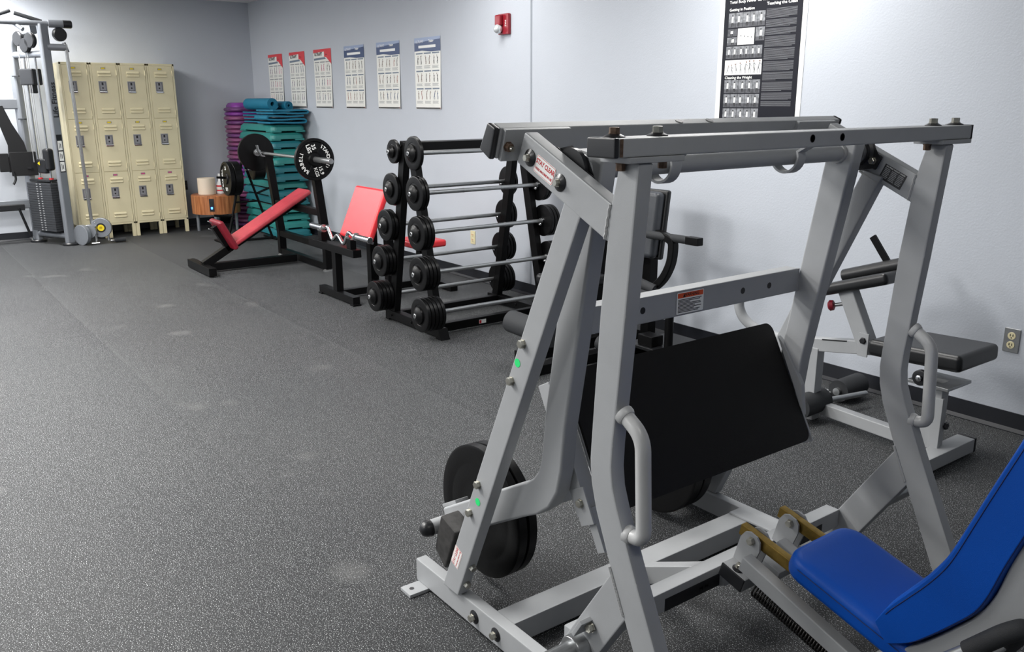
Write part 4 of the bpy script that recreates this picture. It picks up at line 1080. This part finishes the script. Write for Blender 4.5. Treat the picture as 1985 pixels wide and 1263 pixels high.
# folded mats run in the YZ plane (folds show on the side of the wall / the near end)
def yz(pts, x): return [(x, p[0], p[2]) for p in pts]
mat_sheet(yz(fold(3.735, 4.14, ztop+.018, 3, .036, .02), 0), -9.94, -9.56, .018, 'exercise_mat', 'thick folded blue mat drooping over the near end of the step stack', axis='YZ')
mat_sheet(yz(fold(3.77, 4.165, ztop+.122, 2, .030, .02), 0), -10.05, -9.54, .018, 'exercise_mat', 'upper folded blue mat with a rounded fold against the wall', axis='YZ')
mat_sheet(yz(fold(3.80, 4.10, ztop+.020, 2, .034, .02), 0), -10.55, -9.97, .014, 'exercise_mat', 'flat folded blue mat on the locker end of the step stack', axis='YZ')
mat_sheet(yz(fold(3.80, 4.12, ztop+.092, 2, .034, .02), 0), -10.58, -10.08, .014, 'exercise_mat', 'second flat folded blue mat under the rolled mat', axis='YZ')
def roll(cx, cy_, cz, r, turns, x0, x1, lab, tail=0.0):
    pts = []
    n = int(turns*22)
    for i in range(n+1):
        a = 2*PI*turns*i/n; rr = r*.34+(r-r*.34)*i/n
        pts.append((0, cy_+rr*math.cos(a-PI/2), cz+rr*math.sin(a-PI/2)))
    return mat_sheet([(0, p[1], p[2]) for p in pts], x0, x1, .013, 'exercise_mat', lab, axis='YZ')
roll(0, 3.90, ztop+.225, .066, 3.2, -10.64, -9.86, 'rolled blue mat lying on top of the folded mats')
roll(0, 4.07, ztop+.205, .048, 3.2, -10.35, -9.80, 'smaller rolled blue mat next to the wall behind the larger roll')

# ------------------------------------------------------------------ posters
def stick(mb, o, u, v, x, y, h, k, seed):
    """a small exercising figure as printed marks"""
    rnd = random.Random(seed); lean = rnd.uniform(-.35, .35); bend = rnd.uniform(-.5, .5)
    def seg(p, q, w):
        p = V((p[0], p[1])); q = V((q[0], q[1])); d = (q-p); n_ = V((-d.y, d.x)).normalized()*w
        mb.poly(o, u, v, [tuple(p+n_), tuple(p-n_), tuple(q-n_), tuple(q+n_)], k)
    hip = (x, y+h*.45); sh = (x+lean*h*.3, y+h*.78); hd = (x+lean*h*.42, y+h*.9)
    seg(hip, sh, h*.055)
    mb.poly(o, u, v, [(hd[0]+h*.06*math.cos(a*PI/4), hd[1]+h*.075*math.sin(a*PI/4)) for a in range(8)], 'inkbrown')
    seg(hip, (x-h*.06+bend*h*.2, y+h*.22), h*.04); seg((x-h*.06+bend*h*.2, y+h*.22), (x-h*.05, y), h*.03)
    seg(hip, (x+h*.08, y+h*.22), h*.04); seg((x+h*.08, y+h*.22), (x+h*.09, y), h*.03)
    seg(sh, (sh[0]+h*.18, sh[1]+rnd.uniform(-.3, .3)*h), h*.028)
def small_poster(x0, x1, z0, z1, kind, lab, seed):
    w, h = x1-x0, z1-z0; mb = MB(); y = YW
    # sheet with a little curl away from the wall towards its lower right corner
    nx, nz = 6, 8; vs = []; fs = []
    def off(s, t): return .003+.014*max(0, s-.5)*max(0, .75-t)*2.0
    for j in range(nz+1):
        for i in range(nx+1):
            s, t = i/nx, j/nz; vs.append((x0+w*s, y-off(s, t), z0+h*t))
    for j in range(nz):
        for i in range(nx): a = j*(nx+1)+i; fs.append((a, a+1, a+nx+2, a+nx+1))
    mb.add(vs, fs, 'paper')
    pr = MB(); o = V((x0, y-.0035, z0)); u, v = X1, Z1
    start = len(pr.v)
    rnd = random.Random(seed)
    if kind == 'red':
        pr.poly(o, u, v, [(0, h), (0, h*.93), (w*.45, h*.885), (w*.72, h*.86), (w, h*.74), (w, h)], 'redprint')
        pr.poly(o, u, v, [(w*.02, h*.945), (w*.02, h*.86), (w*.62, h*.875), (w*.62, h*.955)], 'paper', -Y1, .0003)
        pr.text('ULTRAFIT', o+u*(w*.06)+v*(h*.915)-Y1*.0008, u, v, h*.075, 'ink', 'LEFT', .002, w/h*1.35)
        pr.text('Balance', o+u*(w*.68)+v*(h*.905)-Y1*.0008, u, v, h*.030, 'ink', 'LEFT', .0, w/h*1.2)
        pr.poly(o, u, v, [(w*.02, h*.85), (w*.02, h*.815), (w*.70, h*.83), (w*.66, h*.862)], 'inkbluegrey')
        top = .78; cols = ('inkpurple', 'ink', 'navy', 'inkpurple', 'ink', 'pink')
    else:
        pr.poly(o, u, v, [(0, h), (0, h*.815), (w*.3, h*.82), (w*.62, h*.80), (w, h*.80), (w, h)], 'navy')
        pr.poly(o, u, v, [(0, h), (0, h*.93), (w, h*.965), (w, h)], 'navylight', -Y1, .0003)
        pr.text('ULTRAFIT', o+u*(w*.05)+v*(h*.945)-Y1*.0008, u, v, h*.055, 'white', 'LEFT', .0, w/h*1.3)
        pr.text('Training', o+u*(w*.56)+v*(h*.945)-Y1*.0008, u, v, h*.050, 'white', 'LEFT', .001, w/h*1.1)
        pr.quad(o-Y1*.0003, u, v, w*.16, w*.82, h*.855, h*.892, 'white')
        top = .78; cols = ('ink', 'inkbrown', 'ink', 'navy', 'inkbrown', 'ink', 'inkorange')
    rowh = .235
    for r_ in range(3):
        ty = top-r_*(rowh+.012)
        for c_ in range(3):
            cx = w*(.05+c_*.315)
            pr.quad(o, u, v, cx, cx+w*.27, h*(ty-.008), h*(ty+.010), 'inkbluegrey' if kind != 'red' else 'inkgrey')
            k = rnd.choice(cols)
            for f_ in range(2):
                stick(pr, o-Y1*.0002, u, v, cx+w*(.07+f_*.13), h*(ty-.150), h*.125, k if rnd.random() < .75 else rnd.choice(cols), seed*31+r_*9+c_*3+f_)
            for l_ in range(3):
                pr.quad(o, u, v, cx, cx+w*(.24-.03*(l_ % 2)), h*(ty-.178-l_*.014), h*(ty-.172-l_*.014), 'inkgrey')
    pr.quad(o, u, v, w*.01, w*.99, h*.004, h*.022, 'ink')
    pr.quad(o-Y1*.0002, u, v, w*.90, w*.98, h*.006, h*.020, 'redtext')
    # lay the print on the curled sheet
    for i, p in enumerate(pr.v):
        s, t = (p[0]-x0)/w, (p[2]-z0)/h
        pr.v[i] = (p[0], p[1]-(off(s, t)-.003)-.0002, p[2])
    base_i = [mb.mi(k or 'paper') for k in pr.mats]
    ov = len(mb.v); mb.v += pr.v
    for f, mi_ in zip(pr.f, pr.m): mb.f.append([ov+j for j in f]); mb.m.append(base_i[mi_])
    return tag(mb.build('poster', 'paper', base=(x0, y, z0), smooth=60), lab, 'poster', 'exercise posters on the long wall')
S_ = .9448
pos = [(-11.364, -10.895, 'red', 'red-headed exercise poster nearest the room corner, partly behind the blue mats'),
       (-10.669, -10.205, 'red', 'middle one of the three red-headed exercise posters'),
       (-9.945, -9.470, 'red', 'red-headed exercise poster next to the blue-headed ones'),
       (-9.139, -8.662, 'blue', 'blue-headed exercise poster next to the red-headed ones'),
       (-8.382, -7.898, 'blue', 'middle one of the three blue-headed exercise posters'),
       (-7.603, -7.130, 'blue', 'blue-headed exercise poster nearest the fire alarm')]
for i, (a, b_, k, lab) in enumerate(pos):
    small_poster(a*S_, b_*S_, 1.468, 2.091, k, lab, 11+i)

def big_poster():
    x0, x1, z0, z1 = -3.612, -3.008, 1.38, 2.33; w, h = x1-x0, z1-z0; mb = MB()
    mb.box((x0, YW-.004, z0), (x1, YW-.0005, z1), 0, 'white')
    o = V((x0, YW-.0045, z0)); u, v = X1, Z1; e = -Y1
    mb.quad(o, u, v, .034, w-.030, .02, h-.02, 'posterblack')
    o = o+e*.0004+Z1*.008; v = Z1*.877
    def T(s_, x, z, size, al='LEFT', xs=1.): mb.text(s_, o+u*x+v*z+e*.0004, u, v, size, 'white', al, .0004, xs)
    zt = 2.205-z0
    T('OLYMPIC LIFTING', .07, .895, .050)
    mb.quad(o, u, v, .070, w-.060, .830, .838, 'white')
    T('Total Body Power for Health and Athletics', .070, .800, .0255, 'LEFT', 1.02)
    T('Getting in Position', .070, .752, .024); T('Teaching the Clean', .335, .770, .026); T('Cleaning the Weight', .062, .318, .024)
    def photo(xa, za, pw, ph, seed, k='photogrey'):
        mb.quad(o, u, v, xa, xa+pw, za, za+ph, k)
        mb.quad(o+e*.0003, u, v, xa, xa+pw, za, za+ph*.30, 'photodark')
        rnd = random.Random(seed)
        cx = xa+pw*.5+rnd.uniform(-.1, .1)*pw
        mb.poly(o+e*.0006, u, v, [(cx-pw*.12, za+ph*.35), (cx+pw*.12, za+ph*.35), (cx+pw*.15, za+ph*.75), (cx-pw*.10, za+ph*.75)], 'white')
        mb.poly(o+e*.0006, u, v, [(cx+pw*.08*math.cos(a*PI/4), za+ph*.83+ph*.06*math.sin(a*PI/4)) for a in range(8)], 'ink')
        mb.poly(o+e*.0006, u, v, [(cx-pw*.14, za+ph*.08), (cx-pw*.04, za+ph*.08), (cx, za+ph*.35), (cx-pw*.12, za+ph*.35)], 'ink')
        mb.poly(o+e*.0006, u, v, [(cx+pw*.14, za+ph*.08), (cx+pw*.05, za+ph*.08), (cx+pw*.02, za+ph*.35), (cx+pw*.12, za+ph*.35)], 'ink')
    for i in range(5): photo(.068+i*.0525, .640, .0500, .092, i)
    photo(.066, .585, .068, .046, 21, 'photodark'); photo(.064, .528, .070, .050, 22); photo(.268, .548, .062, .085, 23)
    mb.quad(o, u, v, .140, .260, .528, .632, 'white')
    for i in range(4):
        mb.poly(o+e*.0003, u, v, [(.165+i*.025+.004*math.cos(a*PI/4), .585-i*.004+.004*math.sin(a*PI/4)) for a in range(8)], 'ink')
    mb.quad(o+e*.0003, u, v, .145, .252, .540, .5415, 'inkgrey')
    for i in range(6): photo(.062+i*.0435, .442, .0415, .078, 40+i)
    mb.quad(o, u, v, .058, .325, .336, .432, 'white')
    for i in range(8): stick(mb, o+e*.0003, u, v, .080+i*.032, .345, .055+.006*min(i, 5), 'inkgrey', 70+i)
    for r_ in range(3):
        for i in range(5): photo(.062-r_*.001+i*.0525, .218-r_*.093, .0500, .086, 50+r_*5+i)
    zz = .735; ln = 0; rnd = random.Random(5)
    for para in (9, 7, 6, 10, 11, 9, 8, 9, 7, 9, 5, 3):
        for l_ in range(para):
            if zz < .13: break
            mb.quad(o, u, v, .335, .335+(.205 if l_ < para-1 else .09+rnd.random()*.1), zz, zz+.0022, 'smallprint'); zz -= .0066
        zz -= .008
    return tag(mb.build('wall_poster', 'white', base=(x0, YW, z0)), 'large black and white poster of lifting photos and text, right of the wall seam', 'poster')
big_poster()

# ------------------------------------------------------------------ wall devices
FA = thing('fire_alarm', 'red fire alarm strobe mounted high on the long wall', 'fire alarm', (-5.76, YW, 2.05))
P(MB().box((-5.838, YW-.03, 2.042), (-5.700, YW-.0005, 2.198), .008), 'back_box', 'firered', FA)
P(MB().box((-5.835, YW-.065, 2.110), (-5.765, YW-.028, 2.190), .010), 'horn_grille', 'firered', FA)
P(MB().text('FIRE', (-5.735, YW-.0306, 2.125), -Z1, X1, .026, 'white', 'CENTER', .0003), 'lettering', 'white', FA)
P(MB().sphere((-5.80, YW-.055, 2.085), .036, None, (1, 1, 1), 10), 'strobe_lens', 'lens', FA, label='clear strobe lens')
def outlet(x, z, m, lab, pm):
    t = thing('wall_outlet', lab, 'outlet', (x, YW, z), 'wall outlets')
    P(MB().box((x-.036, YW-.007, z-.058), (x+.036, YW-.0005, z+.058), .003), 'cover_plate', m, t)
    for dz in (-.022, .022):
        s = MB().lathe((x, YW-.006, z+dz), -Y1, [(0, .018), (.003, .018), (.004, .016)], 20, pm)
        for dx in (-.006, .006): s.box((x+dx-.0015, YW-.0112, z+dz-.002), (x+dx+.0015, YW-.0098, z+dz+.009), 0, 'ink' if m != 'ivory' else 'redtext')
        s.lathe((x, YW-.0102, z+dz-.009), -Y1, [(0, .003), (.0006, .003)], 8, 'ink')
        s.build('socket', pm, t)
outlet(-6.27, .375, 'ivory', 'ivory outlet on the wall behind the barbell rack', 'ivory')
outlet(-1.742, .440, 'steel', 'steel plated outlet with ivory sockets on the wall behind the black bench seat', 'ivory')

# ------------------------------------------------------------------ grey bench machine by the wall (right)
GB = thing('curl_machine', 'grey framed bench machine with black pads between the leg press and the wall', 'exercise machine', (-2.0, 3.65, 0))
P(MB().box((-1.735, 3.30, .012), (-1.655, 3.80, .075), .005), 'foot_rail', 'silver', GB)
P(MB().box((-1.736, 3.80, .010), (-1.654, 3.815, .077), .004), 'end_cap', 'cap', GB)
P(MB().box((-1.79, 3.56, .06), (-1.71, 3.62, .37), .005), 'post', 'silver', GB)
P(MB().box((-1.745, 3.555, .06), (-1.70, 3.575, .30), .003), 'post_sleeve', 'silver', GB)
P(MB().hexb((-1.70, 3.60, .17), X1, .016, .01, 'cap'), 'bolt', 'cap', GB)
P(MB().box((-1.84, 3.50, .354), (-1.66, 3.70, .368), .002), 'seat_plate', 'steel', GB)
P(MB().lathe((-1.775, 3.50, .392), -Y1, [(0, .034), (.02, .034), (.022, .028), (.022, .014), (.03, .012)], 24, 'cap').lathe((-1.775, 3.476, .392), -Y1, [(0, .013), (.008, .013), (.012, .006)], 16, 'chrome'), 'pivot_knob', 'cap', GB)
cushion(V((-1.835, 3.675, .470)), (.42, .34, .075), (V((1, 0, .04)), Y1, V((-.04, 0, 1))), .022, 'seat_cushion', 'blackvinyl', GB, 4)
P(MB().beam((-2.43, 3.62, .375), (-1.96, 3.62, .452), .05, .065, Z1, .005), 'main_beam', 'silver', GB)
P(MB().beam((-2.33, 3.615, .42), (-2.20, 3.615, .44), .045, .006, Z1, .001), 'grip_strip', 'cap', GB)
P(MB().box((-2.415, 3.59, .0), (-2.345, 3.65, .37), .005), 'rear_post', 'silver', GB)
P(MB().beam((-2.34, 3.66, .055), (-1.76, 3.60, .060), .05, .06, Z1, .005), 'floor_beam', 'silver', GB)
P(MB().box((-2.52, 3.35, .0), (-2.46, 3.95, .05), .005), 'foot_rail', 'silver', GB)
P(MB().beam((-2.095, 3.60, .44), (-2.225, 3.60, .69), .06, .075, V((1, 0, 0)), .006), 'pad_post', 'silver', GB)
P(MB().obox((-2.10, 3.568, .45), (.05, .008, .11), (X1, Y1, Z1), .002).hexb((-2.10, 3.564, .47), -Y1, .014, .01, 'cap'), 'clamp_plate', 'silver', GB)
P(MB().cyl((-2.20, 3.60, .625), (-2.27, 3.57, .605), .009, 12, 'steel').lathe((-2.265, 3.572, .606), V((-.9, -.35, -.2)), [(0, .012), (.006, .024), (.022, .026), (.03, .018)], 20, 'reddark'), 'pop_pin', 'steel', GB, label='dark red pop pin knob')
pdx = V((.945, .06, .32)).normalized(); pdn = V((-.32, 0, .947)).normalized(); pdy = pdn.cross(pdx)
cushion(V((-2.19, 3.66, .715)), (.36, .24, .055), (pdx, pdy, pdn), .02, 'arm_pad', 'blackvinyl', GB, 4)
P(MB().cyl(V((-2.335, 3.74, .715)), V((-2.045, 3.74, .815)), .032, 20), 'roller_pad', 'blackvinyl', GB)
P(MB().beam((-2.12, 3.75, .80), (-2.215, 3.75, .92), .018, .03, X1, .003), 'lever_arm', 'black', GB)
P(MB().tube(smooth([(-2.80, 3.55, .56), (-2.80, 3.55, .50), (-2.77, 3.56, .44), (-2.70, 3.58, .395), (-2.60, 3.60, .375), (-2.42, 3.62, .375)], 6), .026, 16), 'curved_arm', 'silver', GB)
for p in ((-2.36, 3.60, .09), (-2.42, 4.02, .07)):
    p = V(p)
    rl = MB().cyl(p+V((-.0, -.10, -.005)), p+V((.0, .09, .0)), .058, 24)
    P(rl, 'foam_roller', 'foam', GB, label='black foam roller')
    P(MB().cyl(p+V((0, -.12, -.005)), p+V((0, -.10, -.005)), .02, 14), 'roller_axle', 'steel', GB)
P(MB().cyl((-2.36, 3.55, .09), (-2.30, 3.98, .075), .014, 12), 'roller_bar', 'steel', GB)

# ------------------------------------------------------------------ black seated machine behind
BM_ = thing('seated_machine', 'black seated exercise machine with a tall pad behind the leg press', 'exercise machine', (-3.8, 3.65, 0))
cushion(V((-3.78, 3.78, .81)), (.33, .40, .075), (X1, V((0, .12, .99)), V((0, -.99, .12))), .03, 'back_pad', 'glarevinyl', BM_, 4)
P(MB().obox((-3.78, 3.83, .81), (.355, .42, .04), (X1, V((0, .12, .99)), V((0, -.99, .12))), .015, 3), 'pad_shell', 'blackvinyl', BM_)
P(MB().box((-3.82, 3.86, .05), (-3.75, 3.93, .95), .005), 'back_post', 'black', BM_)
cushion(V((-4.02, 3.45, .46)), (.32, .34, .07), (X1, Y1, Z1), .025, 'seat_cushion', 'blackvinyl', BM_, 4)
P(MB().box((-4.16, 3.60, .06), (-4.03, 3.80, .68), .015), 'weight_housing', 'black', BM_)
P(MB().sweep(smooth([(-3.62, 3.78, .765), (-3.50, 3.74, .757), (-3.46, 3.74, .735), (-3.455, 3.74, .68), (-3.47, 3.74, .60), (-3.52, 3.74, .51), (-3.60, 3.74, .44), (-3.70, 3.74, .40)], 5), .05, .045, Y1, .006), 'press_arm', 'black', BM_)
P(MB().cyl((-3.66, 3.74, .758), (-3.33, 3.74, .762), .024, 16), 'handle', 'foam', BM_)
P(MB().box((-3.345, 3.715, .74), (-3.25, 3.765, .785), .004), 'handle_end', 'black', BM_)
P(MB().cyl((-3.72, 3.60, .43), (-3.49, 3.66, .40), .030, 16), 'roller_pad', 'foam', BM_)
P(MB().cyl((-3.74, 3.66, .49), (-3.55, 3.70, .44), .032, 16), 'roller_pad', 'foam', BM_)
P(MB().cyl((-3.44, 3.72, .06), (-3.44, 3.72, .42), .026, 18).lathe((-3.44, 3.72, .085), Z1, [(0, .052), (.012, .052)], 20), 'stem', 'black', BM_)
P(MB().box((-4.15, 3.62, .0), (-3.10, 3.70, .085), .005), 'base_rail', 'black', BM_)
P(MB().box((-4.15, 3.92, .0), (-3.10, 4.00, .085), .005), 'base_rail', 'black', BM_)
P(MB().box((-3.70, 3.62, .02), (-3.20, 4.00, .10), .006), 'platform', 'blackvinyl', BM_)
P(MB().box((-3.62, 3.64, .10), (-3.50, 3.74, .165), .006), 'weight_carrier', 'black', BM_)
P(MB().cyl((-3.70, 3.40, .13), (-3.52, 3.42, .125), .045, 20), 'foot_roller', 'foam', BM_)
P(MB().box((-4.05, 3.02, .0), (-3.97, 3.66, .07), .005), 'base_rail', 'black', BM_)
P(MB().cyl((-3.955, 2.93, .285), (-3.60, 2.955, .265), .066, 28), 'leg_roller', 'foam', BM_, label='thick charcoal foam leg roller')
P(MB().box((-3.79, 2.92, .03), (-3.73, 2.98, .25), .005), 'roller_post', 'black', BM_)
P(MB().box((-3.80, 2.92, .0), (-3.72, 3.64, .06), .005), 'base_rail', 'black', BM_)

# ------------------------------------------------------------------ light
def area(name, loc, sx, sy, power, col=(1, .985, .96)):
    l = bpy.data.lights.new(name, 'AREA'); l.shape = 'RECTANGLE'; l.size = sx; l.size_y = sy; l.energy = power; l.color = col
    o = bpy.data.objects.new(name, l); COL.objects.link(o); o.location = loc; return o
for x, y, p in ((-10.62, .75, 88), (-7.6, .4, 85), (-5.2, .2, 85), (-3.5, -.2, 80), (.1, .8, 9), (-10.2, -2.4, 60), (-7.4, -2.4, 45), (-4.9, -2.4, 45), (-2.6, -2.4, 48),
                (-5.6, 3.2, 20), (-3.1, 3.35, 34)):
    area('ceiling_troffer', (x, y, ZC-.012), .6, 1.2, p)
w = bpy.data.worlds.new('world'); sc.world = w; w.use_nodes = True
w.node_tree.nodes['Background'].inputs[0].default_value = (.8, .88, 1, 1); w.node_tree.nodes['Background'].inputs[1].default_value = .1
sc.view_settings.view_transform = 'Standard'; sc.view_settings.look = 'None'; sc.view_settings.gamma = 1
sc.view_settings.use_curve_mapping = False
sc.view_settings.exposure = .55
